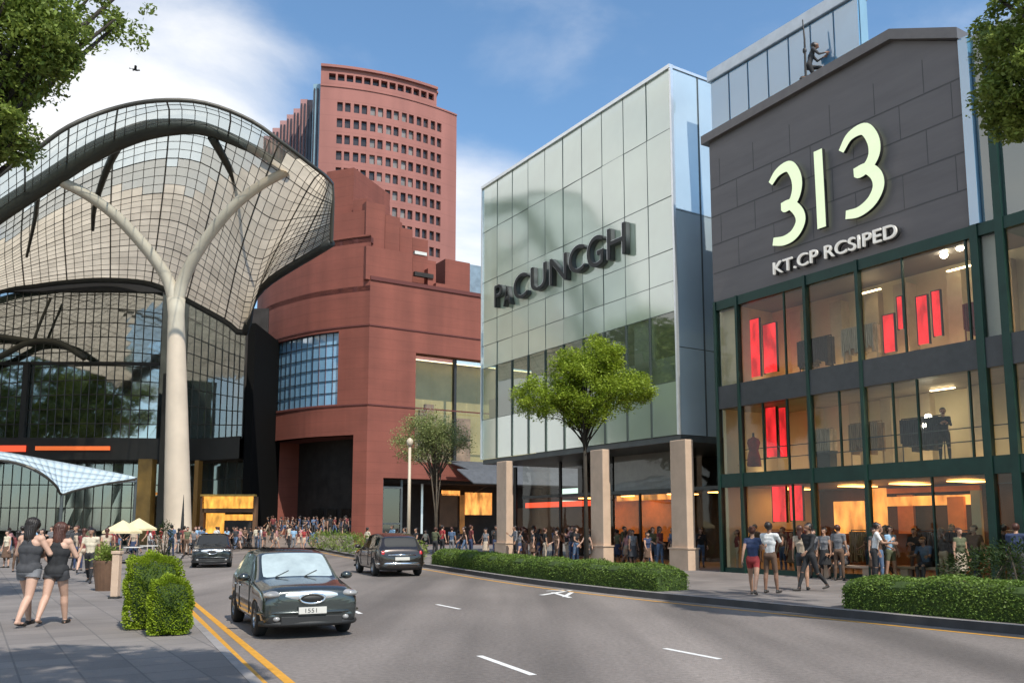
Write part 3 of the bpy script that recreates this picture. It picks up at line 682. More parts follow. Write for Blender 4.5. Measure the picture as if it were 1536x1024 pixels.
# blue gridded window, curved with the wall
bw = MB(); fr = MB(); Y0 = .35
def pin(s, d): p, n = pt(s), nrm(s); sg = 1 if (n[0]*p[0]+n[1]*p[1]) > 0 else -1; return (p[0]+n[0]*sg*d, p[1]+n[1]*sg*d)
nc, nr = 12, 6
for i in range(nc):
    a, c = hw[0]+(hw[1]-hw[0])*i/nc, hw[0]+(hw[1]-hw[0])*(i+1)/nc
    for j in range(nr):
        u, v = zw[0]+(zw[1]-zw[0])*j/nr, zw[0]+(zw[1]-zw[0])*(j+1)/nr
        p, q = pin(a+.02,Y0), pin(c-.02,Y0); bw.quad((*p,u+.02),(*q,u+.02),(*q,v-.02),(*p,v-.02))
blue_win = glass('painted_sky_glass', (.3,.5,.7), .10, .1, wave=.12, wscale=.2, body=.95, bcol=(.30,.56,.80), graze=.3)  # blue sky reflection is put into the body colour
wn = bw.build('window', blue_win, rbd, recalc=False)
for i in range(nc+1):
    s = hw[0]+(hw[1]-hw[0])*i/nc; r_ = .05 if i in (4,8) else .022; p = pin(s, Y0-.05); fr.tube([(*p,zw[0]),(*p,zw[1])], r_*1.4, 5)
for j in range(nr+1):
    z = zw[0]+(zw[1]-zw[0])*j/nr; fr.tube([(*pin(hw[0]+(hw[1]-hw[0])*i/nc,Y0-.05),z) for i in range(nc+1)], .035, 5)
fr.build('glazing_bars', mat('dark_blue_bars', (.02,.03,.045), .5), wn)
# side wall (sunny), with openings
def FSb(px0, py0, px1, py1, y=0):
    a, z1 = FS.hit(px0, py0, y); c, z0 = FS.hit(px1, py1, y); return a, c, z0, z1
sw = FSb(624,529,726,690); sdr = FSb(575,716,640,797); s2 = FSb(640,716,760,800)
zroof = FS.hit(651, 433)[1]; zr = (zroof+FS.hit(722,448)[1])/2
MBs = MB(); RP = [(FS.o.x, FS.o.y), (FS.w(30,0).x, FS.w(30,0).y)]
hl = [(sw[0], 22, FS.hit(624,640)[1]-3.0, sw[3]), (sdr[0], 24, .151, sdr[3])]
hl[0] = (hl[0][0], 22, sdr[3]+1.5, sw[3])
S2, pt2, nrm2 = wall_poly(RP, .15, zr, hl, MBs, depth=1.2); MBs.build('side_wall', red, rbd, recalc=False)
for n_ in (1,): pass
cap = MB(); cap.box(0,30,-.12,1,zr,zr+.35); o = cap.build('parapet', red_dark, rbd, loc=(FS.o.x,FS.o.y,0), rz=FS.rz)
fsr = dict(parent=rbd, loc=(FS.o.x,FS.o.y,0), rz=FS.rz)
MB().box(sw[0], 22, 3.0, 3.1, hl[0][2], hl[0][3]).build('showroom_back', mat('olive_beige', (.55,.46,.24), .8, var=.25, scale=.3), **fsr)
MB().box(sw[0], 22, 1.2, 3.0, hl[0][2], hl[0][2]+.1).build('showroom_floor', floor_int, **fsr)
MB().box(sw[0]+.6, 21, 2.2, 2.4, hl[0][3]-.15, hl[0][3]-.1).build('ceiling_light', emis('showroom_light', (1,.85,.5), 2.5), **fsr)
gq_ = MB(); a_ = sw[0]
for c_ in (FS.hit(655,600)[0], FS.hit(689,600)[0], FS.hit(722,600)[0], 22): gq_.quad((a_+.03,1,hl[0][2]),(c_-.03,1,hl[0][2]),(c_-.03,1,hl[0][3]),(a_+.03,1,hl[0][3])); a_ = c_
gq_.build('showroom_window', shop_glass, recalc=False, **fsr)
MB().box(FS.hit(688,600)[0]-.1, FS.hit(688,600)[0]+.15, .7, 1.1, hl[0][2], hl[0][3]).build('window_post', black_side, **fsr)
pl = MB()
for px, h_, w_ in ((634,4.2,.5),(644,5,.6),(652,5.6,.9),(664,4.4,.5),(676,3.4,.6),(700,4.5,1.5)): x = FS.hit(px,600)[0]; pl.box(x, x+w_, 1.9, 2.3, hl[0][2]+.1, hl[0][2]+h_)
pl.build('display_racks', mat('rack_pink', (.4,.26,.2), .8, var=.5, scale=1), **fsr)
MB().box(sdr[0], 24, 5, 5.1, .15, sdr[3]).build('shop_back', dark_int, **fsr)
MB().box(sdr[0], 24, 1.2, 5, sdr[3]-.3, sdr[3]).build('shop_ceiling', dark_int, **fsr)
dr = MB(); x0 = sdr[0]; x1 = FS.hit(608,760)[0]
dr.box(x0+.1,x0+.3,.6,.8,.2,sdr[3]-.1); dr.box(x1-.2,x1,.6,.8,.2,sdr[3]-.1); dr.box(x0+.3,x1-.2,.6,.8,sdr[3]-.9,sdr[3]-.7); dr.box(x0+.3,x1-.2,.6,.8,2.0,2.15)
dr.build('glass_door_frame', grey_steel, **fsr)
MB().quad((x0+.3,.7,.2),(x1-.2,.7,.2),(x1-.2,.7,sdr[3]-.9),(x0+.3,.7,sdr[3]-.9)).build('door_glass', glass('dark_door_glass', (.3,.4,.36), .1, .03), recalc=False, **fsr)
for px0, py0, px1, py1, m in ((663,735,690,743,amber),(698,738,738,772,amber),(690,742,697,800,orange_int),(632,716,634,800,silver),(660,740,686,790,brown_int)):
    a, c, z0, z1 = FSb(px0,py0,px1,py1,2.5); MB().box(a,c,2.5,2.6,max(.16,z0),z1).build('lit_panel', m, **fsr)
# dark awning slung between the red wall and the glass box
aw = thing('awning', 'dark curved awning above the shop between red wall and glass building', 'awning', (FS.o.x,FS.o.y,0), FS.rz)
a, c, z0, z1 = FSb(668,690,765,735)
am = MB(); prof = [(.0,z1),(-1,z1-.25),(-2.2,z1-.9),(-3.2,z0+.4)]
for (y0,u0),(y1,u1) in zip(prof, prof[1:]): am.quad((a,y0,u0),(24,y0,u0),(24,y1,u1),(a+1.2,y1,u1)); am.quad((a,y0,u0-.08),(24,y0,u0-.08),(24,y1,u1-.08),(a+1.2,y1,u1-.08))
am.build('awning_cloth', mat('slate_cloth', (.07,.075,.085), .7, var=.2), aw, recalc=False)
MB().tube([(a+1.2,-3.2,z0+.36),(24,-3.2,z0+.36)], .07, 6).build('front_rail', black_side, aw)
MB().tube([(a+3,.0,z0-.3),(a+3,-3.1,z0+.36)], .05, 6).build('strut', black_side, aw)
# entrance recess
er = MB(); es0, es1 = he[0], he[1]
mid = [pin(es0+(es1-es0)*k/6, 3.2) for k in range(7)]
for p, q in zip(mid, mid[1:]): er.quad((*p,.15),(*q,.15),(*q,ze),(*p,ze))
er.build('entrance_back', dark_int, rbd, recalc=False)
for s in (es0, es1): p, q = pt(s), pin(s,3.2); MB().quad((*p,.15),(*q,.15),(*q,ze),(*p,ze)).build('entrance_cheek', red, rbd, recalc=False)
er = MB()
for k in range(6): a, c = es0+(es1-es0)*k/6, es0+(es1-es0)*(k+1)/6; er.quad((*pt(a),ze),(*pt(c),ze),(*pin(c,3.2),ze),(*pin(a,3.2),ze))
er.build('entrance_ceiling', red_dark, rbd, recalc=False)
e2 = MB()
for f0, f1 in ((.12,.30),(.36,.5),(.56,.72)):
    p, q = pin(es0+(es1-es0)*f0,3.0), pin(es0+(es1-es0)*f1,3.0); e2.quad((*p,.3),(*q,.3),(*q,3.4),(*p,3.4))
e2.build('entrance_doors', glass('entry_glass', (.25,.22,.18), .12, .05, body=.5, bcol=(.08,.06,.05)), rbd, recalc=False)
for f0, f1, z0, z1 in (): 
    p, q = pin(es0+(es1-es0)*f0,3.1), pin(es0+(es1-es0)*f1,3.1); MB().quad((*p,z0),(*q,z0),(*q,z1),(*p,z1)).build('entrance_light', mat('dim_green_panel', (.12,.13,.05), .7), rbd, recalc=False)
# stepped terraces above
def terrace(px0, px1, pyt, y0, dep, zbase, nm='terrace', m=None, fr=FS):
    a, z = fr.hit(px0, pyt, y0); c = fr.hit(px1, pyt, y0)[0]
    return MB().box(a, c, y0, y0+dep, zbase, z).build(nm, m or red, parent=rbd, loc=(fr.o.x,fr.o.y,0), rz=fr.rz)
terrace(549.5,619,368,-.0,9,zr+.01); terrace(549.5,578,302,.5,8,zr); terrace(578,600,322,.9,8,zr); terrace(600,619,341,1.3,8,zr)
terrace(619,642,356,3.0,7,zr); terrace(619,654,386,2.0,6,zr); terrace(642,654,402,1.2,5,zr); terrace(654,676,424,.6,5,zr); terrace(668,705,388,3.5,6,zr); terrace(703,722,396,6,5,zr, m=mat('slate_blue_block', (.2,.27,.33), .6, var=.3, scale=1))
for (px0,px1,py0,py1,y0) in ((622,640,376,384,1.9),(622,650,407,418,1.1)):
    a, z1 = FS.hit(px0, py0, y0); c, z0 = FS.hit(px1, py1, y0); MB().box(a,c,y0-.05,y0+.3,z0,z1).build('terrace_opening', white_panel if py0 < 400 else dark_int, **fsr)
FL = Frame(-12.6, 75, .94, -.345)
def ter2(px0, px1, pyt, y0): 
    a, z = FL.hit(px0, pyt, y0); c = FL.hit(px1, pyt, y0)[0]; MB().box(a,c,y0,y0+7,zc,z).build('terrace', red, parent=rbd, loc=(FL.o.x,FL.o.y,0), rz=FL.rz)
ter2(530,550,300,.6); ter2(490,531,258,1.2); ter2(500,553,322,.25)
# roof slab fills behind
rf = MB(); rf.prism([(p[0],p[1]) for p in WLs]+[(-20,100),(FS.w(30,14).x,FS.w(30,14).y),(FS.w(30,.2).x,FS.w(30,.2).y)], zr-1, zr-.5); rf.build('roof', red_dark, rbd)
rf = MB(); rf.prism([(p[0],p[1]) for p in WLs]+[(-20,92),FS.w(7,8).to_2d()[:] if hasattr(FS.w(7,8),'to_2d') else (FS.w(7,8).x,FS.w(7,8).y)], zc-.6, zc-.1); rf.build('roof', red_dark, rbd)

# ================================================================ tower
tw = thing('tower_block', 'tall salmon red tower with a gently curved grid of small windows', 'building')
def arc(L_, n=56, a0=82, a1=46):
    p = at(476, 300, 150); P = [(p.x, p.y)]
    for i in range(n):
        a = R(a0+(a1-a0)*(i+.5)/n); P.append((P[-1][0]+math.sin(a)*L_/n, P[-1][1]+math.cos(a)*L_/n))
    return P
def endpx(P): return 768+1300*P[-1][0]/(P[-1][1]*1.0)
lo_, hi_ = 10, 60
for _ in range(30):
    md = (lo_+hi_)/2
    if s_at(arc(md), 684, 300) is None: lo_ = md
    else: hi_ = md
TP = arc(hi_); ztw = s_at(TP, 482, 101)[1]; print('tower', hi_, ztw, s_at(TP, 655, 146), s_at(TP,665,168))
sA, sB = s_at(TP, 503, 170)[0], s_at(TP, 664, 200)[0]; zrow0 = s_at(TP, 507, 153)[1]; pitch = (s_at(TP,507,153)[1]-s_at(TP,507,251)[1])/4.0
holes = []; nwc = 14
for r_ in range(15):
    z = zrow0 - r_*pitch
    for k in range(nwc):
        w0 = sA+(sB-sA)*(k+(.2 if k % 2 == 0 else .14))/nwc; ww = (sB-sA)/nwc*.66
        if z-pitch*.56 > 8: holes.append((w0, w0+ww, z-pitch*.56, z))
slot = []
sC = s_at(TP, 652, 160)[0]; s0t = s_at(TP, 492, 110)[0]; zs1 = ztw-1.0; zs0 = ztw-2.3
for k in range(13): slot.append((s0t+(sC-s0t)*(k+.12)/13, s0t+(sC-s0t)*(k+.88)/13, zs0, zs1))
tm = MB(); ST, ptt, nt_ = wall_poly(TP, 5, ztw-3.6, holes, tm, depth=.55); tm.build('front_wall', red_tower, tw, recalc=False)
tm = MB(); TPc = [p for p, s in zip(TP, ST) if s <= sC+.8]; wall_poly(TPc, ztw-3.6, ztw, slot, tm, depth=.8); tm.build('crown_wall', red_tower, tw, recalc=False)
def pin2(s, d): p, n = ptt(s), nt_(s); sg = 1 if (n[0]*p[0]+n[1]*p[1]) > 0 else -1; return (p[0]+n[0]*sg*d, p[1]+n[1]*sg*d)
wg1 = mat('tower_window_dark', (.05,.04,.042), .2, var=.5, scale=.3); wg2 = mat('tower_window_grey', (.22,.2,.19), .3, var=.4, scale=.5)
rest = MB()
for i, h in enumerate(holes):
    tgt = MB() if i < 98 else rest; p, q = pin2(h[0],.5), pin2(h[1],.5); k = (i % nwc)
    lite = (4 <= k <= 9 and (i*7) % 3 != 0)
    tgt.quad((*p,h[2]),(*q,h[2]),(*q,h[3]),(*p,h[3]), 1 if lite else 0)
    if i < 98: tgt.build('window', [wg1, wg2], tw, recalc=False)
rest.build('lower_windows', [wg1, wg2], tw, recalc=False)['kind'] = 'stuff'
sb = MB()
for h in slot: p, q = pin2(h[0],.78), pin2(h[1],.78); sb.quad((*p,h[2]),(*q,h[2]),(*q,h[3]),(*p,h[3]))
sb.build('crown_openings', wg1, tw, recalc=False)
body = MB(); E = TP[-1]; bk = [(E[0]-3,E[1]+20),(TP[0][0]-1,TP[0][1]+22)]
body.prism([pin2(s,1.0) for s in np.linspace(0,ST[-1],20)]+bk, 5, ztw-3.7); body.build('tower_core', red_tower, tw)
sdw = MB(); q0 = TP[0]; sdw.quad((*q0,5),(TP[0][0]-1,TP[0][1]+22,5),(TP[0][0]-1,TP[0][1]+22,ztw),(*q0,ztw)); sdw.quad((*E,5),(E[0]-3,E[1]+20,5),(E[0]-3,E[1]+20,ztw-3.6),(*E,ztw-3.6)); sdw.build('end_walls', red_tower, tw, recalc=False)
rt = MB(); rt.prism([pin2(s,.0) for s in np.linspace(0,sC+.8,14)]+[(TPc[-1][0]-3,TPc[-1][1]+12),(TP[0][0]-1,TP[0][1]+14)], ztw-.4, ztw+.02); rt.build('roof', red_tower, tw)
band([p for p in TPc], ztw, red_tower, .5, .5, tw, name='parapet')
band(TP, ztw-3.6, red_tower, .15, .3, tw, name='ledge')
# left wing: stepped fins
pinkfin = mat('pink_fin', (.36,.19,.18), .8, var=.15, scale=.2); lbg = mat('light_blue_glass_strip', (.25,.38,.46), .25, var=.2, scale=.1)
for i, (p0, p1, pt_, m) in enumerate(((465,476,126,lbg),(456,466,150,wg1),(446,457,149,pinkfin),(436,447,163,pinkfin),(426,437,172,pinkfin),(416,427,181,pinkfin),(405,417,192,pinkfin),(392,406,204,pinkfin))):
    Y = 152+i*4.5; a = at(p0, 300, Y).x; c = at(p1, 300, Y).x; zt_ = at((p0+p1)/2, pt_, Y).z
    MB().box(a, c, Y, Y+14, 5, zt_).build('stair_bay' if m is not pinkfin else 'fin_bay', m, tw)
    st = MB(); wd = c-a
    for (f0,f1) in ((.12,.3),(.55,.78)): st.box(a+wd*f0, a+wd*f1, Y-.25, Y-.01, 5, zt_-1)
    st.build('window_strip', wg1 if i % 2 == 0 else lbg if i == 0 else wg1, tw)
# raised steps in front of the square entrance
stp = MB(); eA, eB = pt(he[0]-.2), pt(he[1]+.2)
for k in range(5):
    d = 3.2+.42*(5-k); z0_, z1_ = .152+k*.18, .152+(k+1)*.18
    PP = [(eA[0]+.6*(5-k)*.3, eA[1]-d-.8),(eB[0]+.5, eB[1]-d-4.2)]
    stp.prism([PP[0],PP[1],(eB[0]+1.2,eB[1]+.6+(4-k)*.003),(eA[0]+(4-k)*.003,eA[1]+.9)], z0_, z1_)
stp.build('entrance_steps', mat('step_stone', (.3,.25,.22), .8, var=.15), rbd)
# ================================================================ grid shell canopy
T = [ # outer edge F, above the arch A, middle M, rim Rr : pixel x, pixel y, depth
 ((-170,395,46),(-170,425,52),(-160,455,63),(-150,480,74)),
 ((0,262,47),(0,312,53),(-5,385,64),(0,436,74)),
 ((50,228,47),(50,277,53),(45,355,64),(50,428,74)),
 ((103,190,47),(100,241,53),(95,330,64),(100,422,74)),
 ((171,163,48),(165,207,53),(160,305,64),(160,419,74)),
 ((239,151,48),(243,183,53),(235,290,64),(220,424,74)),
 ((308,155,49),(310,187,54),(290,298,64),(258,438,74)),
 ((376,181,50),(370,214,54),(335,335,64),(300,460,74)),
 ((427,217,51),(413,240,55),(365,375,64),(340,482,73)),
 ((466,247,53),(447,265,56),(395,388,64),(368,498,72)),
 ((488,264,55),(473,287,58),(430,362,63),(388,436,69)),
 ((498,275,60),(499,303,60.5),(498,334,61),(497,364,61.5))]
CT = np.array([[tuple(at(*p)) for p in row] for row in T])
NU, NV = 54, 26
def vspl(row):
    f = spline(row, 300); us = [k/3 for k in range(3)]+[1+k/9 for k in range(9)]+[2+k/14 for k in range(15)]
    return np.array([f[int(round(u*100))] for u in us])
vcols = np.array([vspl(row) for row in CT])
_f = np.array([spline(vcols[:, j], 600) for j in range(NV+1)]); _s = np.linalg.norm(np.diff(_f[[0,8,16,NV]], axis=1), axis=2).mean(0)*np.linspace(1,.8,600); _s = np.concatenate([[0],np.cumsum(_s)]); _k = np.searchsorted(_s, np.linspace(0,_s[-1],NU+1)).clip(0,600)
GRID = _f[:, _k]   # (NV+1) x (NU+1) x 3
can = thing('shell_canopy', 'sweeping latticed glass and beige panel roof shell over the plaza', 'canopy')
shell_glass = glass('canopy_glass', (.86,.95,.96), .05, .05, wave=.1, wscale=.3, body=.10, bcol=(.75,.85,.86), graze=.18)
shell_panel = mat('canopy_panel', (.74,.635,.49), .7, var=.16, scale=.5, island=.1, trans=.58)
bar = mat('canopy_bar', (.07,.064,.052), .5, metal=.3)
gl, pn, ft_ = MB(), MB(), MB()
frit = glass('fritted_canopy_glass', (.85,.86,.8), .05, .08, wave=.1, wscale=.3, body=.42, bcol=(.95,.90,.76), graze=.12)
def gp(j, i): return Vector(GRID[j][i])
for j in range(NV):
    for i in range(NU):
        c = (gp(j,i)+gp(j+1,i)+gp(j+1,i+1)+gp(j,i+1))/4
        q = [c + (p-c)*.985 for p in (gp(j,i),gp(j,i+1),gp(j+1,i+1),gp(j+1,i))]
        lim = 7.2 + .8*math.sin(i*.25) - (max(0,i-NU*.58)*.9) - max(0,NU*.30-i)*.45 + RNG.uniform(-.5,.5)
        (gl if j < lim else ft_ if j < lim+3.2 else pn).quad(*q)
ft_.build('fritted_panels', frit, can, recalc=False); gl.build('glass_panels', shell_glass, can, recalc=False); pn.build('soffit_panels', shell_panel, can, recalc=False)
bars = MB()
def bartube(P, r): bars.tube(P, r, 4, cap=False)
for j in range(0, NV+1): bartube([gp(j,i) for i in range(NU+1)], .024 if j % 4 else .042)
for i in range(0, NU+1, 1): bartube([gp(j,i) for j in range(NV+1)], .024 if i % 5 else .055)
bars.build('lattice', bar, can)
rim = MB(); rim.tube([gp(NV,i) for i in range(NU+1)], .32, 8); rim.build('rear_rim', mat('rim_steel', (.03,.032,.03), .5, metal=.2, var=.2), can, smooth=True)
rim = MB(); rim.tube([gp(0,i) for i in range(NU+1)], .13, 8); rim.tube([gp(j,NU) for j in range(NV+1)], .14, 8); rim.build('front_rim', bar, can, smooth=True)
steel_dk = mat('olive_steel', (.04,.038,.026), .5, metal=.1, var=.35, scale=.4)
column_m = mat('cream_steel', (.58,.48,.37), .55, var=.1, scale=.6, bump=.05)
arch_px = [(-170,428,53.5),(-80,375,53.5),(0,318,53.6),(68,274,53.8),(137,230,54),(205,200,54),(256,191,54),(308,194,54.4),(376,222,55),(434,254,56)]
AP = spline([tuple(at(*p)) for p in arch_px], 50)
MB().tube([Vector(p) for p in AP], [.62]*30+[.62-.02*k for k in range(21)], 14).build('arch_beam', steel_dk, can, smooth=True)
def member(name, pts, r, m, n=10): 
    P = spline([tuple(at(*p)) for p in pts], 14); rs = [r[0]+(r[1]-r[0])*k/14 for k in range(15)]
    return MB().tube([Vector(p) for p in P], rs, n).build(name, m, can, smooth=True)
member('strut', [(183,208,54),(160,255,58),(142,310,62),(139,345,65)], (.30,.13), steel_dk)
member('strut', [(318,206,54.5),(345,255,58),(372,315,62),(392,368,65)], (.30,.10), steel_dk)
member('strut', [(57,290,54),(52,330,60),(40,385,66)], (.18,.10), steel_dk)
# forked column: trunk and two branches
cb = at(268, 798, 58); base = Vector((cb.x, 58, .15))
fk = at(264, 440, 58); 
col = thing('forked_column', 'giant cream steel column forking into two arms under the canopy', 'column')
tr_ = MB(); zz = [.15,.6,4,10,14,fk.z-1.5,fk.z-.4]; rr = [.95,.90,.84,.70,.60,.54,.60]
tr_.tube([Vector((base.x+(fk.x-base.x)*(z-.15)/(fk.z-.15),58,z)) for z in zz], rr, 20); tr_.build('trunk', column_m, col, smooth=True)
def arm(pts, r):
    P = spline([tuple(at(*p)) for p in pts], 24); rs = [r[0]+(r[1]-r[0])*(k/24)**.8 for k in range(25)]
    MB().tube([Vector(p) for p in P], rs, 14).build('arm', column_m, col, smooth=True)
arm([(263,458,58),(252,420,58),(222,376,57.2),(175,325,56),(130,292,55),(86,270,54)], (.47,.33))
arm([(264,458,58),(275,420,58),(300,372,57.4),(342,318,56.6),(385,282,56.2),(432,256,56)], (.47,.30))
MB().box(base.x-1.5, base.x+1.5, 56.6, 59.4, .15, 1.25).build('plinth', mat('pale_plinth', (.5,.42,.36), .8, var=.1), col, bevel=.06)
sp = thing('banner_post', 'thin dark pointed post standing in front of the forked column', 'post', (at(273,800,55).x,55,.15))
MB().lathe([(.03,0),(.16,.02),(.14,1.0),(.08,2.4),(.015,3.6),(.002,3.7)], 8).build('post_body', black_side, sp, smooth=True); MB().lathe([(.02,0),(.3,.01),(.3,.08),(.02,.1)], 12).build('foot', black_side, sp)

# ================================================================ mall under the canopy
ml_ = thing('mall_building', 'dark curved glass mall front below the canopy reflecting trees', 'building')
mall_glass = glass('dark_mirror_glass', (.12,.15,.13), .46, .05, wave=.22, wscale=.25, body=.6, bcol=(.035,.042,.032))
mall_glass2 = glass('dim_lower_glass', (.35,.42,.38), .22, .06, wave=.2, wscale=.2, body=.35, bcol=(.12,.15,.13))
dark_band = mat('dark_fascia', (.012,.011,.010), .6, var=.3, scale=.3)
topL = [(-170,480,75),(-60,448,75),(0,438,75),(60,428,75),(120,422,75),(180,421,75),(246,430,75.4)]
topR = [(284,450,76),(315,468,75.5),(345,486,74.5),(369,498,73.5)]
def wallband(pts, ytop, ybot, mats_, name, parts, setb=0, nx=40, nz=14, jit=.5):
    P = spline([(at(px,py,Y).x, Y+setb, at(px,py,Y).z) for px,py,Y in pts], nx); zb_ = at(200, ybot, 75).z
    mb_ = MB(); mu = MB()
    for i in range(nx):
        for j in range(nz):
            def q(i_, f): p = P[i_]; t_ = p[2] if ytop is None else at(200,ytop,75).z; return (p[0], p[1], zb_+(t_-zb_)*f)
            a, b2, c, d = q(i,j/nz), q(i+1,j/nz), q(i+1,(j+1)/nz), q(i,(j+1)/nz)
            n_ = RNG.normal(0, .003, 2)
            mb_.quad((a[0],a[1]+n_[0],a[2]),(b2[0],b2[1]-n_[0],b2[2]),(c[0],c[1]+n_[1],c[2]),(d[0],d[1]-n_[1],d[2]))
    for j in range(nz+1): mu.tube([q(i,j/nz) for i in range(nx+1)], .045, 4, cap=False)
    for i in range(0,nx+1): mu.tube([(q(i,0)[0],q(i,0)[1]-.03,q(i,0)[2]), (q(i,1)[0],q(i,1)[1]-.03,q(i,1)[2])], .04, 4, cap=False)
    mb_.build(name, mats_, parts, recalc=False); mu.build('glazing_bars', bar, parts)
    return P
wallband(topL, None, 657, mall_glass, 'upper_glazing', ml_, nx=30, nz=11)
wallband(topR, None, 660, mall_glass2, 'upper_glazing', ml_, nx=9, nz=8)
zA = at(200,657,75).z; zB = at(200,690,75).z
fb = MB()
def follow(pts, z0, z1, d0, d1, mb_, nx=24):
    P = spline([(at(px,py,Y).x, Y) for px,py,Y in pts], nx)
    for i in range(nx):
        a, b2 = P[i], P[i+1]
        mb_.add([(a[0],a[1]+d0,z0),(b2[0],b2[1]+d0,z0),(b2[0],b2[1]+d0,z1),(a[0],a[1]+d0,z1),(a[0],a[1]+d1,z0),(b2[0],b2[1]+d1,z0),(b2[0],b2[1]+d1,z1),(a[0],a[1]+d1,z1)], [(0,1,2,3),(7,6,5,4),(0,4,5,1),(3,2,6,7)])
allp = topL+topR
follow(allp, zB, zA-.01, -.6, 3, fb); fb.build('fascia', dark_band, ml_)
hd = MB(); follow(topL, at(200,438,75).z, at(200,425,75).z+.5, -.3, .5, hd); hd.build('head_beam', dark_band, ml_)
hb = MB(); zz_ = at(120,545,75).z; follow(topL, zz_-.12, zz_+.12, -.25, .1, hb); hb.build('cross_beam', dark_band, ml_)
MB().box(at(40,560,74.7).x-.25, at(40,560,74.7).x+.2, 74.5, 74.9, zA, zz_).build('cross_post', dark_band, ml_)
br_ = MB(); br_.tube([Vector(p) for p in spline([tuple(at(*p)) for p in [(-60,560,74),(0,535,74),(45,513,74),(90,515,74),(128,537,74)]], 16)], .28, 8)
br_.tube([Vector(p) for p in spline([tuple(at(*p)) for p in [(-60,500,74),(0,505,74),(50,512,74)]], 8)], .25, 8); br_.tube([Vector(p) for p in spline([tuple(at(*p)) for p in [(50,512,74),(62,480,74),(76,447,74)]], 8)], .12, 8)
br_.build('mirrored_branches', steel_dk, ml_, smooth=True)  # canopy branches mirrored in the glass, modelled as solid tubes
st = MB(); follow([(-20,670,75),(20,672,75),(45,672,75)], at(20,678,75).z, at(20,669,75).z, -.75, -.62, st); st.build('light_strip', redneon, ml_)
st = MB(); follow([(60,670,75),(120,673,75),(170,676,75)], at(20,676,75).z, at(20,670,75).z, -.75, -.62, st); st.build('light_strip', emis('orange_strip',(1,.2,.05),.5), ml_)
lw_ = wallband(topL, 690, 796, mall_glass2, 'lower_glazing', ml_, setb=2.0, nx=26, nz=3); wallband(topR, 690, 745, mall_glass2, 'lower_glazing', ml_, setb=1.5, nx=5, nz=2)
ib = MB(); ib.box(-62,-26,80,80.2,.15,24); ib.box(-62,-26,76,80,zA-.4,zA-.1); ib.build('interior_back', mat('mall_inner', (.06,.065,.055), .9, var=.6, scale=.25), ml_)
cx0 = at(368,600,73).x; MB().box(cx0-.1, at(386,600,76).x+.4, 73.4, 90, .15, at(372,500,73).z+1).build('shade_block', mat('painted_recess_shade', (.005,.005,.005), .9, spec=.1), ml_)  # near-black box; the recess's shade is put into its colour
MB().box(-27.5, cx0, 79, 79.2, .15, 22).build('interior_back', dark_int, ml_)
# amber lit pillars and openings
for (p0,p1,y0,y1,m,d) in ((205,226,688,792,mat('amber_bronze',(.16,.09,.02),.5,var=.5,scale=.4),73.5),(236,250,560,800,mat('black_pillar',(.015,.013,.01),.6),73.8),(290,296,690,790,mat('dark_amber',(.25,.12,.02),.6),73.5)):
    a, c = at(p0,740,d), at(p1,740,d); MB().box(a.x,c.x,d,d+1,.15,at(p0,y0,d).z).build('pillar', m, ml_)
for (p0,p1,y0,y1,m) in ((218,226,742,790,orange_int),(238,246,742,790,amber),(226,244,738,742,amber)):
    a, c = at(p0,y0,76), at(p1,y1,76); MB().box(a.x,c.x,76,76.2,max(.2,c.z),a.z).build('lit_doorway', m, ml_)
ks = thing('kiosk', 'amber lit shop kiosk with two glowing panels beside the forked column', 'kiosk', (at(344,790,70).x,70,.15))
kx = ks.location.x; 
def kb(p0,y0,p1,y1,dy,m,nm,t=.2): a, c = at(p0,y0,70), at(p1,y1,70); MB().box(a.x-kx,c.x-kx,dy,dy+t,max(0,c.z-.15),a.z-.15).build(nm, m, ks)
gold = mat('gold_panel', (.5,.3,.06), .5, var=.4, scale=1.5)
amber2 = emis('amber_sign', (1,.45,.07), .75, .55, 1.5); amber2.node_tree.nodes['Principled BSDF'].inputs['Base Color'].default_value=(.5,.25,.04,1)
kb(304,744,380,762,0,amber2,'lit_fascia'); kb(301,741,383,744,-.1,gold,'top_trim',.5); kb(304,762,380,768,-.0,brown_int,'lower_trim',.4); kb(308,769,334,800,.2,amber2,'lit_panel'); kb(334,771,378,780,.25,amber2,'lit_panel'); kb(334,780,380,800,.3,dark_int,'counter_wall'); kb(301,744,304,800,0,brown_int,'side_post',.5); kb(380,744,383,800,0,brown_int,'side_post',.5)
# sail awning
sail = thing('sail_canopy', 'pale blue fabric sail canopy sagging to a low point by the mall glass', 'canopy')
up_ = spline([tuple(at(*p)) for p in [(-90,668,50.5),(0,678,50.5),(70,690,51.5),(140,703,52.5),(204,716,53.5)]], 24)
dn_ = spline([tuple(at(*p)) for p in [(-90,690,44.5),(0,690,44.5),(50,703,44.5),(82,726,45.5),(92,741,46.5),(110,736,47.5),(150,727,49.5),(204,718,53.3)]], 24)
sv = MB(); 
for i in range(24):
    for k in range(6):
        def q(i_, f): a, c = Vector(up_[i_]), Vector(dn_[i_]); return a.lerp(c, f) + Vector((0,0,-.5*math.sin(PI*f)*.5))
        sv.quad(q(i,k/6),q(i+1,k/6),q(i+1,(k+1)/6),q(i,(k+1)/6))
o = sv.build('fabric', mat('pale_blue_fabric', (.46,.56,.62), .7, var=.05), sail, smooth=True, recalc=False); so_ = o.modifiers.new('thick','SOLIDIFY'); so_.thickness = .06
ed = MB(); ed.tube([Vector(p) for p in dn_], .07, 6); ed.tube([Vector(p) for p in up_], .05, 6); ed.build('edge_cable', bar, sail)
for c in (Vector(dn_[14]), Vector(up_[24]), Vector(dn_[3])): MB().tube([(c.x,c.y,.15),(c.x,c.y,c.z)], .09, 8).build('pole', grey_steel, sail)
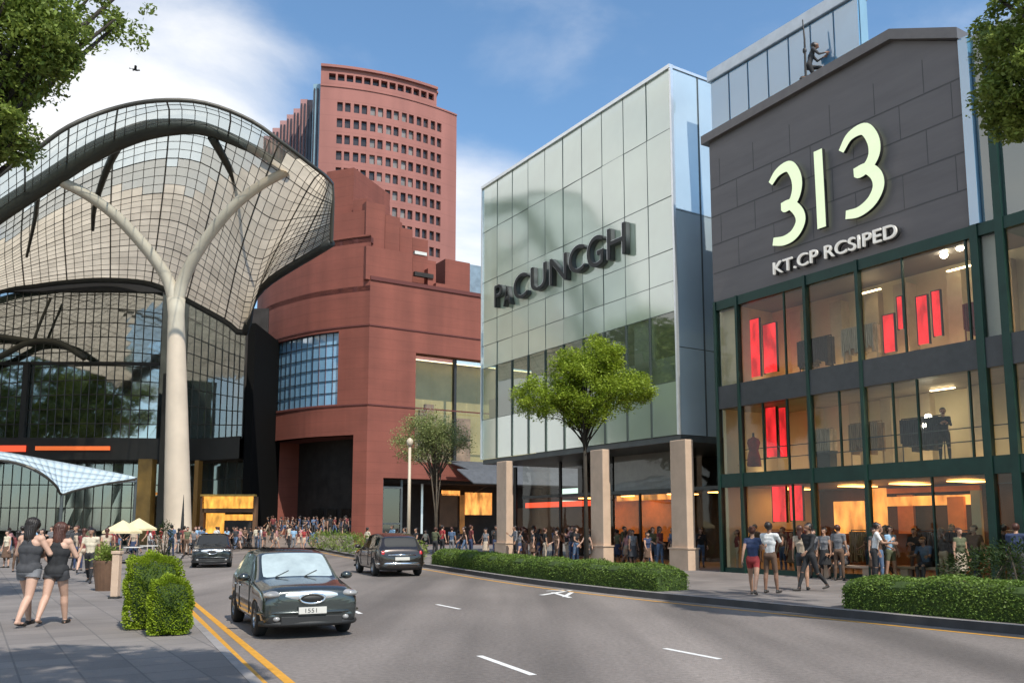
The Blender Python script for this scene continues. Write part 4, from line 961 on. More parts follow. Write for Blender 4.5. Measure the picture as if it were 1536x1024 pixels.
# ================================================================ foliage
def leafmat(name, col, col2, trans=.35):
    return mat(name, col, .55, col2=col2, scale=1.2, island=.35, trans=trans, spec=.3)
leaf_bright = leafmat('leaf_bright_green', (.34,.42,.045), (.22,.31,.03))
leaf_mid = leafmat('leaf_mid_green', (.27,.34,.07), (.17,.23,.045))
leaf_olive = leafmat('leaf_olive', (.34,.38,.15), (.24,.28,.10))
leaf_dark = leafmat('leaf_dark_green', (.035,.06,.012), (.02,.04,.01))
leaf_hedge = leafmat('leaf_hedge', (.17,.25,.045), (.10,.17,.03), .25)
bark = mat('bark', (.09,.07,.05), .9, var=.35, scale=6, bump=.5, bscale=20, stretch=(1,1,.3))
bark_dk = mat('dark_bark', (.035,.028,.02), .9, var=.35, scale=6, bump=.5, bscale=20, stretch=(1,1,.3))
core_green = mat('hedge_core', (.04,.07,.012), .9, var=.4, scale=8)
def leaves_mesh(C, ln, wd, droop=0, flat=.6, seed=0):
    rg = np.random.default_rng(seed); n = len(C)
    a = rg.normal(size=(n,3)); a[:,2] = a[:,2]*.5 - droop; a /= np.linalg.norm(a,axis=1)[:,None]
    nn = rg.normal(size=(n,3)); nn[:,2] = np.abs(nn[:,2])+flat; b_ = np.cross(a, nn); b_ /= np.linalg.norm(b_,axis=1)[:,None]
    s = rg.uniform(.65,1.25,(n,1)); A = a*ln*s*.5; B = b_*wd*s*.5; nrm_ = np.cross(a,b_)*wd*s*.15
    V = np.stack([C-A, C-A*.1+B+nrm_, C+A, C-A*.1-B+nrm_], 1).reshape(-1,3)
    me = bpy.data.meshes.new('leaves'); me.vertices.add(4*n); me.vertices.foreach_set('co', V.astype(np.float32).ravel())
    me.loops.add(4*n); me.loops.foreach_set('vertex_index', np.arange(4*n, dtype=np.int32))
    me.polygons.add(n); me.polygons.foreach_set('loop_start', np.arange(0,4*n,4,dtype=np.int32)); me.update(calc_edges=True); me.validate(); return me
def crown_points(blobs, nclump, nper, sig, seed):
    """blobs: (cx,cy,cz,rx,ry,rz,weight) -> clump centres biased to the shell, leaves scattered round each"""
    rg = np.random.default_rng(seed); cl = []; W = np.array([b_[6] for b_ in blobs], float); W /= W.sum()
    for _ in range(nclump):
        b_ = blobs[rg.choice(len(blobs), p=W)]; d = rg.normal(size=3); d /= np.linalg.norm(d); r_ = rg.uniform(.25,1)**.5
        cl.append([b_[k]+d[k]*r_*b_[3+k] for k in range(3)])
    cl = np.array(cl); P = []
    for c in cl:
        k = int(nper*rg.uniform(.5,1.5)); q = rg.normal(size=(k,3)); q /= np.maximum(1e-6,np.linalg.norm(q,axis=1))[:,None]; q *= rg.uniform(.1,1,(k,1))**.5
        P.append(c + q*sig*rg.uniform(.6,1.4)*np.array([1,1,.7]))
    return cl, np.concatenate(P)
def tree(name, label, base, fork, tr, blobs, nclump, nper, sig, leaf, lm, bm_, seed, limbs=14, group=None, droop=.1, stems=1, cat_='tree'):
    t = thing(name, label, cat_, base, 0, group); o = Vector(base)
    cl, P = crown_points(blobs, nclump, nper, sig, seed); rg = random.Random(seed)
    T_ = MB(); f = Vector(fork)
    if stems == 1:
        T_.tube([Vector((0,0,0)), Vector((rg.uniform(-.05,.05),0,(f-o).z*.4)), f-o], [tr*1.25, tr, tr*.75], 10)
    else:
        for k in range(stems):
            a = 2*PI*k/stems; T_.tube([Vector((.1*math.cos(a)*0,0,0)), (f-o)*.55+Vector((.06*math.cos(a),.06*math.sin(a),0)), f-o+Vector((.35*math.cos(a),.35*math.sin(a),.5))], [tr, tr*.6, tr*.35], 7)
    idx = rg.sample(range(len(cl)), min(limbs, len(cl)))
    for k in idx:
        c = Vector(cl[k])-o; s = (f-o)*rg.uniform(.8,1) if stems == 1 else (f-o)*rg.uniform(.85,1); m_ = s.lerp(c,.5)+Vector((rg.uniform(-.1,.1),rg.uniform(-.1,.1),.12*(c-s).length))
        T_.tube([s, m_, c], [tr*.42, tr*.24, tr*.06], 6)
    T_.build('trunk', bm_, t, smooth=True)
    me = leaves_mesh(P-np.array(base), leaf, leaf*.5, droop, seed=seed); link('crown', me, t, lm); return t
def pg(px, py, Y): return at(px, py, Y)
# bright tree on the right pavement
tb = at(880,850,30.8); cx, Yc = at(876,575,30.8).x, 30.8; z0 = at(876,645,30.8).z; z1 = at(876,498,30.8).z; hz = (z1-z0)
tree('street_tree', 'slim street tree with bright lime green crown before the glass building', (tb.x,Yc,.15), (cx,Yc,z0+.2), .075,
     [(cx-1.45,Yc,z0+hz*.34,1.15,1.1,hz*.20,3),(cx+.1,Yc,z0+hz*.40,1.3,1.3,hz*.34,6),(cx+1.4,Yc,z0+hz*.42,1.1,1.0,hz*.2,3),(cx+.55,Yc,z0+hz*.72,.85,.9,hz*.22,3),(cx-.4,Yc,z0+hz*.62,.8,.9,hz*.2,2),(cx,Yc,z0+hz*.14,.75,.9,hz*.12,1.6)],
     430, 130, .36, .095, leaf_bright, bark_dk, 11, limbs=40)
# hazy olive tree in front of the red wall
Y2 = 52; tb = at(655,800,Y2); c2 = at(650,665,Y2); k2 = Y2/1300
tree('street_tree', 'soft olive green tree in front of the red wall and lit shop', (tb.x,Y2,.15), (c2.x+.15,Y2,at(650,715,Y2).z), .08,
     [(c2.x-1.1,Y2,c2.z+.2,1.5,1.5,1.3,4),(c2.x+.8,Y2,c2.z+.1,1.4,1.4,1.2,4),(c2.x-.1,Y2,c2.z+.9,1.5,1.4,.9,3)],
     260, 70, .60, .11, leaf_olive, bark, 12, limbs=60, droop=.5, stems=5)
# overhanging crowns at the picture's top corners
lt = pg(20,60,15)
tree('shade_tree', 'large leafy tree hanging over the left pavement above the women', (-14.6,17,.15), (-11.2,16,7.5), .38,
     [(pg(-60,80,15).x,15,pg(0,40,15).z,1.6,1.8,1.9,4),(pg(20,90,15).x,15,pg(0,70,15).z,.80,1.2,1.05,4),(pg(60,75,15).x,15,pg(0,45,15).z,.66,1.0,.70,3),(pg(-30,220,15).x,15,pg(0,190,15).z,.85,1.2,.45,3),(-10.5,17,13,3,2.5,1.6,5)],
     520, 62, .28, .115, leaf_mid, bark_dk, 13, limbs=60, droop=.6)
tree('shade_tree', 'leafy tree crown reaching in at the top right over the shop corner', (10.6,11.5,.15), (9.6,12,7), .3,
     [(pg(1545,40,13).x,13,pg(1500,30,13).z,.62,1.2,.9,4),(pg(1530,120,13).x,13,pg(1500,120,13).z,.42,1.0,.5,3),(pg(1560,160,13).x,13,pg(1500,165,13).z,.5,1.0,.35,2),(9.9,12.5,12,1.6,2.2,1.8,4)],
     330, 80, .24, .10, leaf_mid, bark_dk, 14, limbs=36, droop=.4)
# trees whose shade falls on the foreground, standing beside and behind the photographer
tree('shade_tree', 'big rain tree behind the photographer shading the near pavement', (6.5,-4,.15), (4,-1,6.5), .4,
     [(-1.6,3.3,10,2.6,1.8,1.2,5),(-4.2,2.6,10,2.4,2.0,1.3,4),(1.5,-.5,11,3,2,1.5,2),(4,-4,11,3,3,2,2)], 200, 60, .5, .26, leaf_mid, bark_dk, 15, limbs=40)
for (x, y, s, sd, lb) in ((-44,50,1.0,21,'nearest of the tall rain trees mirrored in the mall glass'),(-53,49,1.05,22,'tall rain tree mirrored at the centre of the mall glass'),(-62,52,.98,23,'farthest of the rain trees mirrored in the mall glass'),(-30,-6,1.1,24,'broad rain tree behind the photographer mirrored in the mall glass')):
    tree('rain_tree', lb, (x,y,.15), (x,y,9*s), .6, [(x-4,y,15*s,5,5,4,4),(x+4,y,15*s,5,5,4,4),(x,y,20*s,5.5,5,3.5,4),(x,y+4,12*s,5,4,3.5,3)], 240, 60, 1.3, .62, leaf_mid, bark_dk, sd, limbs=16)
0 and tree('shade_tree', 'leafy kerbside tree beyond the right edge shading the near lane', (13.5,4.5,.15), (12.2,5.5,6), .3, [(11.2,6.2,9.4,2.2,2.2,1.2,4),(13.5,5,9.8,2,2,1.2,3)], 170, 60, .45, .24, leaf_mid, bark_dk, 17, limbs=24)
0 and tree('shade_tree', 'smaller tree beyond the right edge whose shade crosses the far lane', (14.5,12,.15), (13.6,12.5,6), .25, [(13.0,13,9.6,1.6,2.0,1.1,4)], 130, 60, .42, .22, leaf_mid, bark_dk, 18, limbs=20)
# ---------------------------------------------------------------- hedges
def hedge(name, label, P, wd, h, m, n_per_m2=900, leaf=.05, seed=0, bump=.07, group=None, z=.15, mcore=core_green, cat_='hedge'):
    """clipped hedge along the ground polyline P"""
    P = [Vector((p[0],p[1],0)) for p in P]; rg = np.random.default_rng(seed); c0 = sum(P, Vector())/len(P)
    t = thing(name, label, cat_, (c0.x,c0.y,z), 0, group); core = MB(); n = len(P)
    L1, R1 = offs(P, wd/2-.05), offs(P, -wd/2+.05); r_ = .10
    rings = []
    for i in range(n):
        a, b_ = L1[i]-c0, R1[i]-c0; m_ = (a+b_)/2; hh = h-.05
        if i in (0, n-1): hh *= .88
        rings.append([(a.x,a.y,0),(a.x,a.y,hh-r_),(a.x*.8+m_.x*.2,a.y*.8+m_.y*.2,hh),(b_.x*.8+m_.x*.2,b_.y*.8+m_.y*.2,hh),(b_.x,b_.y,hh-r_),(b_.x,b_.y,0)])
    vs = [v for r__ in rings for v in r__]; fs = [(i*6+k,i*6+k+1,(i+1)*6+k+1,(i+1)*6+k) for i in range(n-1) for k in range(5)] + [tuple(range(6)), tuple((n-1)*6+k for k in range(6))]
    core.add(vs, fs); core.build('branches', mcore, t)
    S = [0]
    for a, b_ in zip(P, P[1:]): S.append(S[-1]+(b_-a).length)
    Lt = S[-1]; area = Lt*(wd+2*h)+2*wd*h; N = int(area*n_per_m2); pts = []
    per = wd+2*h
    s = rg.uniform(-.02, Lt+.02, N); q = rg.uniform(0, per, N)
    ends = rg.random(N) < 2*wd*h/area
    for k in range(N):
        if ends[k]:
            s_ = 0 if rg.random() < .5 else Lt; off = rg.uniform(-wd/2, wd/2); zz = rg.uniform(0, h); s_ += (rg.normal(0,.03))
        else:
            s_ = s[k]; u = q[k]
            if u < h: off, zz = -wd/2, u
            elif u < h+wd: off, zz = u-h-wd/2, h
            else: off, zz = wd/2, per-u
            off += rg.normal(0,.02); zz += rg.normal(0,.02)
        und = bump*(math.sin(s_*2.3+seed)*.5+math.sin(s_*5.1+zz*4)*.35+math.sin(s_*11+off*7)*.2)
        rd = max(0, abs(off)/(wd/2)-.5)/.5*max(0, zz/h-.6)/.4; ed_ = max(0, 1-min(s_, Lt-s_)/.3)*max(0, zz/h-.6)/.4
        off *= 1+und*.5-rd*.14; zz = zz+und*(zz/h)-rd*.09-ed_*.10
        sc = min(max(s_,0),Lt); j = 0
        while j < len(S)-2 and S[j+1] < sc: j += 1
        tt = (P[j+1]-P[j]).normalized(); p = P[j]+tt*(s_-S[j]); nr_ = Vector((tt.y,-tt.x,0)); p = p+nr_*off-c0
        pts.append((p.x,p.y,max(.01,zz)))
    me = leaves_mesh(np.array(pts), leaf, leaf*.6, 0, .3, seed); link('leaves', me, t, m); return t
def along(P, a, b2, off): 
    Q = offs(P, off); return [Q[i] for i in range(a, b2+1)]
def kidx(px, py):
    g_ = gnd(px, py); return min(range(len(RK)), key=lambda i: (RK[i]-g_).length)
i1, i2 = kidx(965,896), kidx(642,851); HW = 1.1
hd1 = along(RK, i1, i2, .30+HW/2)
g1 = gnd(1036,893,.15); hedge('hedge', 'long low clipped hedge along the kerb before the glass building', hd1, HW, .62, leaf_hedge, 1100, .05, 31)
i3 = kidx(1274,926); hd2 = along(RK, max(0,i3-24), i3, .30+HW/2)
hedge('hedge', 'near clipped hedge along the kerb before the numbered grey store', hd2, HW, .66, leaf_hedge, 1300, .05, 32)
hl_ = [gnd(222,950,.15), gnd(222,950,.15)+Vector((-.62,1.25,0))]
def bush(label, px, Y, wx, wy, h, m, n, leaf, seed, lob):
    p = at(px, 900, Y); t = thing('bush', label, 'bush', (p.x,Y,.15), R(27)); rg = np.random.default_rng(seed)
    d = rg.normal(size=(n,3)); d /= np.linalg.norm(d,axis=1)[:,None]; e = 5.0; r_ = (np.abs(d)**e).sum(1)**(-1/e); r_ *= 1+.07*np.sin(d[:,0]*5+seed)*np.sin(d[:,1]*6+1)+.06*np.sin(d[:,2]*9+d[:,0]*7)+lob*np.sin(d[:,0]*3+2)*np.clip(d[:,2],0,1)
    r_ = np.minimum(r_,1.62); q = d*r_[:,None]*rg.uniform(.86,1.05,(n,1))*np.array([wx/2,wy/2,h/2])+np.array([0,0,h/2]); q[:,2] = np.maximum(.03,q[:,2])
    link('leaves', leaves_mesh(q, leaf, leaf*.6, 0, .3, seed), t, m)
    c = MB().ell((0,0,0),1,1,1,20); cv = np.array(c.v); cr_ = (np.abs(cv)**e).sum(1)**(-1/e)*.84; cv = cv*cr_[:,None]/np.maximum(1e-6,np.linalg.norm(cv,axis=1)[:,None])*1.0; cv = cv*np.array([wx/2,wy/2,h/2])+np.array([0,0,h/2]); c.v = [tuple(v) for v in cv]; c.build('branches', core_green, t)
    for k in range(1): MB().tube([(0,0,0),(0,0,h*.3)], .04, 6).build('stem', bark_dk, t)
bush('tall bright green clipped bush at the back of the left kerb pair', 229, 14.6, .84, .80, 1.16, leafmat('leaf_lime',(.33,.42,.035),(.20,.29,.02)), 13000, .042, 33, .04)
bush('lower bright bush in front of the taller one by the yellow lines', 256, 13.7, .62, .55, .84, MATS['leaf_lime'], 8000, .04, 34, .08)
a0 = at(232,900,14.6); 0 and hedge('hedge', 'tall bright green clipped bush at the back of the left kerb pair', [(a0.x-.05,14.2),(a0.x-.42,15.7)], 1.0, 1.25, None, 3000, .05, 33, bump=.1)
a0 = at(255,950,13.3); 0 and hedge('hedge', 'lower bright bush in front of the taller one by the yellow lines', [(a0.x-.05,13.0),(a0.x-.28,13.8)], .72, .86, MATS['leaf_lime'], 3200, .048, 34, bump=.14)
def shrub(label, px, py, Y, r_, h, m, seed, name='shrub', n=900, leaf=.09, z=.15, group=None):
    p = at(px, py, Y); t = thing(name, label, 'shrub', (p.x,Y,z), 0, group); rg = np.random.default_rng(seed)
    q = rg.normal(size=(n,3)); q /= np.linalg.norm(q,axis=1)[:,None]; q *= rg.uniform(.3,1,(n,1))**.4; q = q*np.array([r_,r_*.8,h*.55])+np.array([0,0,h*.5]); q += rg.normal(0,.06,(n,3)); q[:,2] = np.maximum(.02,q[:,2])
    link('leaves', leaves_mesh(q, leaf, leaf*.5, 0, .4, seed), t, m)
    s = MB(); 
    for k in range(7): e = q[k*11]; s.tube([(0,0,0),(e[0]*.5,e[1]*.5,e[2]*.6),tuple(e)], [.03,.02,.008], 5)
    s.build('stems', bark, t)
for k, (px, Y, r_, h) in enumerate(((478,66,1.0,1.3),(496,62,1.1,1.4),(515,58,1.1,1.3),(533,54,1.0,1.2),(552,50,1.0,1.1),(575,47,.9,1.0),(612,43,.9,1.0))):
    shrub(('leafy shrub in the median row, %s' % ('farthest, beside the entrance crowd','second farthest, by the entrance crowd','third from the far end of the row','below the red corner','just left of the black car roof','hidden mostly behind the black car','beside the black car at the long hedge end')[k]), px+4, 820, Y, r_, h, leaf_hedge if k % 2 else leaf_mid, 40+k, n=1000, leaf=.12, group='shrubs in a row along the far kerb')
for k, (px, Y, r_, h) in enumerate(((1478,19.2,1.0,1.15),(1530,18.3,1.1,1.35))):
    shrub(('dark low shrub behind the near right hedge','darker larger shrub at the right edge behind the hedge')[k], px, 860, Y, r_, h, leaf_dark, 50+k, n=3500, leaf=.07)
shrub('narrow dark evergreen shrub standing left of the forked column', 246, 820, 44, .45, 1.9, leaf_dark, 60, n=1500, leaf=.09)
# ---------------------------------------------------------------- street furniture
pl_b = mat('brown_planter', (.13,.07,.04), .7, var=.3, scale=3)
for k, (px, Y) in enumerate(((160,23),(152,29))):
    p = at(px, 850, Y); t = thing('planter', ('brown tapering planter with green shrub beside the beige post','second brown planter behind the first on the left pavement')[k], 'planter', (p.x,Y,.15), 0)
    MB().lathe([(.02,0),(.24,0),(.34,.72),(.34,.78),(.29,.78),(.28,.7),(.02,.7)], 4 if k else 20).build('pot', pl_b, t)
    q = np.random.default_rng(70+k).normal(0,1,(900,3))*np.array([.13,.13,.10])+np.array([0,0,.88]); link('plant', leaves_mesh(q, .08,.045,0,.4,70+k), t, leaf_mid)
for k, (px, Y) in enumerate(((175,20.5),(206,17.6))):
    p = at(px, 850, Y); t = thing('bollard', ('square beige stone bollard beside the brown planter','dark square bollard behind the tall bush')[k], 'bollard', (p.x,Y,.15), 0)
    m_ = stone if k == 0 else grey_steel; s = .085
    MB().box(-s,s,-s,s,.04,1.02).build('shaft', m_, t, bevel=.015); MB().box(-s-.02,s+.02,-s-.02,s+.02,1.02,1.09).build('cap', m_, t, bevel=.01); MB().box(-s-.03,s+.03,-s-.03,s+.03,0,.04).build('base', iron, t)
lp = at(613,790,50); t = thing('lamp_post', 'thin pale beige lamp post in front of the red wall', 'lamp post', (lp.x,50,.15)); zt_ = at(613,668,50).z
pm = mat('pale_pole', (.55,.47,.36), .5); MB().tube([(0,0,0),(0,0,zt_-.2)], [.11,.08], 10).build('pole', pm, t, smooth=True); MB().lathe([(.02,0),(.2,0),(.2,.25),(.13,.35)], 12).build('base', pm, t); MB().lathe([(.02,zt_-.2),(.16,zt_-.15),(.2,zt_+.15),(.05,zt_+.3),(.01,zt_+.3)], 12).build('lantern', pm, t, smooth=True)
cream_cloth = mat('cream_canvas', (.72,.60,.36), .8, var=.08); white_cloth = mat('white_cloth', (.7,.68,.64), .8)
for k, (px, Y) in enumerate(((182,40),(206,43))):
    p = at(px, 830, Y); t = thing('cafe_parasol', ('cream cafe parasol nearest the brown planters','cream cafe parasol second from the planters','pale cafe parasol next to the dark evergreen','cream cafe parasol farthest left behind the women')[k], 'parasol', (p.x,Y,.15), 0, 'cafe parasols on the plaza')
    hh = 1.45+.12*k if k < 3 else 1.4; cn = [(.9,hh),(.5,hh+.22),(.02,hh+.5)]; 
    MB().lathe([(.02,hh+.46)]+cn[::-1]+[(.9,hh-.1)], 8).build('canopy', cream_cloth if k != 2 else white_cloth, t); MB().tube([(0,0,0),(0,0,hh+.52)], .03, 6).build('pole', grey_steel, t); MB().lathe([(.01,0),(.25,0),(.25,.07),(.01,.08)], 12).build('base', iron, t)
    t = thing('cafe_table', ('round white table under the first cream parasol','round white table under the second cream parasol','round white table by the dark evergreen','round white table under the far left parasol')[k], 'table', (p.x+.75,Y-.5,.15), 0, 'cafe tables on the plaza')
    MB().lathe([(.01,.72),(.42,.72),(.42,.75),(.01,.75)], 16).build('tabletop', white_cloth, t); MB().tube([(0,0,.02),(0,0,.72)], .035, 6).build('pedestal', grey_steel, t); MB().lathe([(.01,0),(.25,0),(.05,.04)], 12).build('foot', iron, t)
# stone bench by the numbered store
for k, (px, py) in enumerate(((1275,868),(1395,872))):
    p = gnd(px, py, .15); t = thing('stone_bench', ('low pale stone bench near the centre post of the numbered store','low pale stone bench before the orange lit window')[k], 'bench', (p.x,p.y,.15), FR.rz)
    MB().box(-1,1,-.22,.22,.36,.45).build('seat', stone, t, bevel=.02); MB().box(-.85,-.6,-.18,.18,0,.36).build('leg', stone, t); MB().box(.6,.85,-.18,.18,0,.36).build('leg', stone, t)
# bird
bp_ = at(203,105,40); t = thing('bird', 'tiny dark bird flying in the cloud left of the canopy', 'bird', bp_, .6)
bb = MB(); bb.ell((0,0,0),.16,.05,.05,8); bb.ell((.17,0,.03),.05,.035,.035,8); bb.prism([(-.16,-.01),(-.28,-.05),(-.28,.05),(-.16,.01)],-.005,.005)
for s in (-1,1): bb.add([(.06,0,.02),(-.06,0,.02),(-.09,s*.22,.10),(.03,s*.2,.11),(-.05,s*.36,.06)], [(0,1,2,3),(3,2,4)])
bb.build('body', black_side, t, smooth=True, recalc=False)
# ================================================================ cars
def carpaint(name, col, flake=.6):
    return mat(name, col, .25, metal=flake, coat=1.0, spec=.6)
car_glass = mat('car_glass', (.02,.028,.03), .04, spec=.9, coat=1)
car_glass_pale = mat('car_windscreen', (.38,.44,.44), .06, spec=.9, coat=1, var=.35, scale=1.2)
tyre_m = mat('tyre_rubber', (.018,.018,.018), .85); rim_m = mat('alloy', (.5,.5,.5), .3, metal=.9)
chrome = mat('chrome', (.8,.82,.84), .12, metal=1); plastic = mat('black_plastic', (.02,.021,.022), .6)
lamp_m = mat('headlamp_lens', (.30,.29,.28), .08, spec=.9, coat=1, var=.4, scale=6); red_l = mat('tail_lens', (.5,.02,.02), .15, coat=1)
amber_l = mat('indicator_lens', (.45,.13,.05), .15, coat=1); plate_m = mat('plate_white', (.62,.6,.55), .5); ink = mat('plate_ink', (.02,.02,.02), .6)
ST = [ # x, z_bot, z_belt, z_top, w, wr(at top), front..rear
 (2.12,.34,.62,.72,.74,.62),(2.08,.22,.70,.83,.83,.68),(1.96,.18,.79,.90,.88,.72),(1.62,.20,.85,.935,.875,.70),(1.2,.20,.90,.98,.885,.72),(1.02,.20,.92,.995,.89,.73),
 (.96,.20,.925,1.01,.89,.75),(.24,.20,.94,1.44,.89,.67),(.10,.20,.945,1.475,.89,.665),(-.50,.20,.95,1.515,.89,.66),(-.58,.20,.95,1.515,.89,.66),(-1.05,.20,.96,1.50,.885,.65),(-1.15,.20,.965,1.49,.885,.645),(-1.60,.20,.98,1.40,.875,.625),(-1.68,.20,.99,1.36,.87,.62),
 (-1.96,.21,.98,1.02,.84,.68),(-2.08,.24,.92,.96,.80,.66),(-2.14,.30,.62,.66,.70,.6)]
def car(name, label, loc, rz, paint, windscreen, front, scale=1.0, plate='', detail=True):
    t = thing(name, label, 'car', loc, rz); t.scale = (scale,scale*(.98 if front else 1),scale)
    prof = lambda s: [(0,s[1]),(s[4]*.82,s[1]),(s[4]*.96,s[1]+.10),(s[4]*1.0,s[1]+.30 if s[1]+.30 < s[2]-.1 else (s[1]+s[2])/2),(s[4]*.985,s[2]-.05),(s[4]*.94,s[2]+.005),(s[5]+.02,s[3]-.05),(s[5]-.06,s[3]-.008),(s[5]*.5,s[3]+.012),(0,s[3]+.016)]
    V, F, M_ = [], [], []; K = len(prof(ST[0])); full = 2*K-2
    for s in ST:
        h = prof(s); ring = [(s[0],y,z) for y, z in h] + [(s[0],-y,z) for y, z in h[-2:0:-1]]; V += ring
    def bandk(k): return k if k < K-1 else (full-1-k)
    for i in range(len(ST)-1):
        for k in range(full):
            a = i*full; F.append((a+k,a+(k+1)%full,a+full+(k+1)%full,a+full+k)); b_ = bandk(k); m_ = 0
            if b_ == 5 and i in (7,8) and False: m_ = 1
            if b_ == 5 and i in (8,): m_ = 1
            if b_ == 5 and i in (10,): m_ = 1
            if b_ == 5 and i in (12,): m_ = 1
            if b_ >= 7 and i == 6: m_ = 2
            if b_ >= 7 and i == 14: m_ = 3
            if b_ <= 1: m_ = 4
            M_.append(m_)
    F.append(tuple(range(full))[::-1]); M_.append(0); F.append(tuple((len(ST)-1)*full+k for k in range(full))); M_.append(0)
    me = bpy.data.meshes.new('carbody'); me.from_pydata(V, [], F); me.polygons.foreach_set('material_index', M_); me.update()
    bm = bmesh.new(); bm.from_mesh(me); bmesh.ops.recalc_face_normals(bm, faces=bm.faces); cl = bm.edges.layers.float.get('crease_edge') or bm.edges.layers.float.new('crease_edge')
    for e in bm.edges:
        if len(e.link_faces) == 2 and e.link_faces[0].material_index != e.link_faces[1].material_index: e[cl] = .7
    vi = {}
    bm.verts.ensure_lookup_table(); bm.verts.index_update()
    for e in bm.edges:
        a_, b_ = e.verts[0].index, e.verts[1].index; ra, rb_ = a_//full, b_//full; ka = bandk(a_%full) if a_%full >= K else a_%full
        if ra != rb_ and min(a_%full, full-a_%full) in (4,5,6): e[cl] = max(e[cl], .25)
        if ra == rb_ and ra in (1,6,7,14): e[cl] = max(e[cl], .35)
    bm.to_mesh(me); bm.free()
    tmp = bpy.data.objects.new('tmp', me); COL.objects.link(tmp); sb = tmp.modifiers.new('s','SUBSURF'); sb.levels = 2
    mats_ = [paint, car_glass, windscreen, car_glass, plastic]
    for m in mats_: me.materials.append(m)
    wx = (1.32,-1.30); cut = MB()
    for x in wx:
        for s in (-1,1):
            cut.lathe([(.001,s*.62 if s > 0 else -1.1),(.345,s*.62 if s > 0 else -1.1),(.345,1.1 if s > 0 else -.62),(.001,1.1 if s > 0 else -.62)], 28, c=(x,0,.31), axis='y')
    cme = cut.mesh(); bm = bmesh.new(); bm.from_mesh(cme); bmesh.ops.remove_doubles(bm, verts=bm.verts, dist=.0005); bmesh.ops.recalc_face_normals(bm, faces=bm.faces); bm.to_mesh(cme); bm.free()
    cme.materials.append(plastic); co_ = bpy.data.objects.new('cut', cme); COL.objects.link(co_)
    bo = tmp.modifiers.new('b','BOOLEAN'); bo.object = co_; bo.operation = 'DIFFERENCE'; bo.solver = 'EXACT'; bo.material_mode = 'TRANSFER'
    ev = evaluated(tmp); bpy.data.objects.remove(tmp); bpy.data.objects.remove(co_)
    # split by material: body, side windows, windscreen, rear window
    names = {0:'body',1:'side_windows',2:'windscreen',3:'rear_window'}
    ml2 = [m for m in ev.materials]
    def mi(f): 
        m = ml2[f.material_index] if f.material_index < len(ml2) else plastic
        return m
    for key, sel, sd in (('body',(paint,plastic),0),('rear_window',(car_glass,),0),('side_window',(car_glass,),1),('side_window',(car_glass,),-1),('windscreen',(windscreen,),0)):
        bm = bmesh.new(); bm.from_mesh(ev); kill = [f for f in bm.faces if mi(f) not in sel or (key == 'side_window' and (f.calc_center_median().x < -1.6 or f.calc_center_median().y*sd < .05)) or (key == 'rear_window' and f.calc_center_median().x > -1.6)]
        bmesh.ops.delete(bm, geom=kill, context='FACES')
        if len(bm.faces) == 0: bm.free(); continue
        n_ = bpy.data.meshes.new(key)
        for f in bm.faces: f.smooth = True
        bm.to_mesh(n_); bm.free()
        for m in ml2: n_.materials.append(m)
        link({'windows':'side_window'}.get(key,key), n_, t)
    # wheels
    for x in wx:
        for s in (-1,1):
            w_ = MB().lathe([(.17,-.10),(.27,-.11),(.305,-.09),(.318,-.04),(.318,.04),(.305,.09),(.27,.11),(.17,.10)], 30, axis='y').build('wheel', tyre_m, t, smooth=True, loc=(x,s*.78,.318))
            rm = MB(); rm.lathe([(.02,-.03),(.205,-.03),(.205,.0),(.195,.02),(.02,.02)], 28, axis='y')
            rmb = MB(); rmb.lathe([(.185,-.02*s),(.21,.085*s),(.195,.09*s),(.175,.03*s)], 28, axis='y')
            for k in range(7):
                a = 2*PI*k/7; ca, sa = math.cos(a), math.sin(a); q = lambda r_, o_, y_: (r_*ca-o_*sa, y_, r_*sa+o_*ca)
                rmb.add([q(.03,.03,.07*s),q(.19,.018,.08*s),q(.19,-.018,.08*s),q(.03,-.03,.07*s),q(.03,.03,.03*s),q(.19,.018,.04*s),q(.19,-.018,.04*s),q(.03,-.03,.03*s)], [(0,1,2,3),(4,5,6,7),(0,1,5,4),(3,2,6,7)])
            rmb.lathe([(.001,.075*s),(.045,.075*s),(.05,.04*s)], 14, axis='y'); rmb.build('rim', rim_m, w_)
            MB().lathe([(.001,.012*s),(.19,.012*s)], 24, axis='y').build('brake_disc', plastic, w_)
    # mirrors
    for s in (-1,1):
        mb = MB(); mb.ell((.72,s*1.0,1.02),.09,.12,.075,12); mb.box(.70,.76,s*.86 if s>0 else -1.0,1.0 if s>0 else -.86,.96,.99); mb.build('mirror', paint, t, smooth=True)
    # door seams and handles
    for s in (-1,1):
        for x in (.70,-.53,-1.12): MB().box(x-.006,x+.006,min(s*.875,s*.893),max(s*.875,s*.893),.36,.92).build('door_seam', ink, t)
        for x in (-.38,-.98): hb_ = MB(); hb_.box(x-.08,x+.08,min(s*.885,s*.92),max(s*.885,s*.92),.80,.825); hb_.build('door_handle', chrome if detail else paint, t, bevel=.008)
    # front end
    def lens(x, y, z, rx, ry, rz, m, nm, tilt=0):
        e = MB(); e.ell((0,0,0),rx,ry,rz,14); o = e.build(nm, m, t, smooth=True); o.location = (x,y,z); o.rotation_euler = (0,0,tilt); return o
    for s in (-1,1):
        l_ = lens(2.0,s*.66,.77,.13,.22,.07,lamp_m,'headlight',-s*.5); e = MB(); e.ell((.03,0,-.005),.085,.12,.045,10); e.build('indicator', amber_l, l_, smooth=True)
        lens(2.09,s*.62,.36,.05,.07,.05,lamp_m,'fog_light')
        lens(-1.99,s*.68,.80,.12,.11,.13,red_l,'tail_light')
    g_ = MB(); g_.ell((2.125,0,.70),.05,.20,.065,20); g_.build('grille', ink, t, smooth=True)
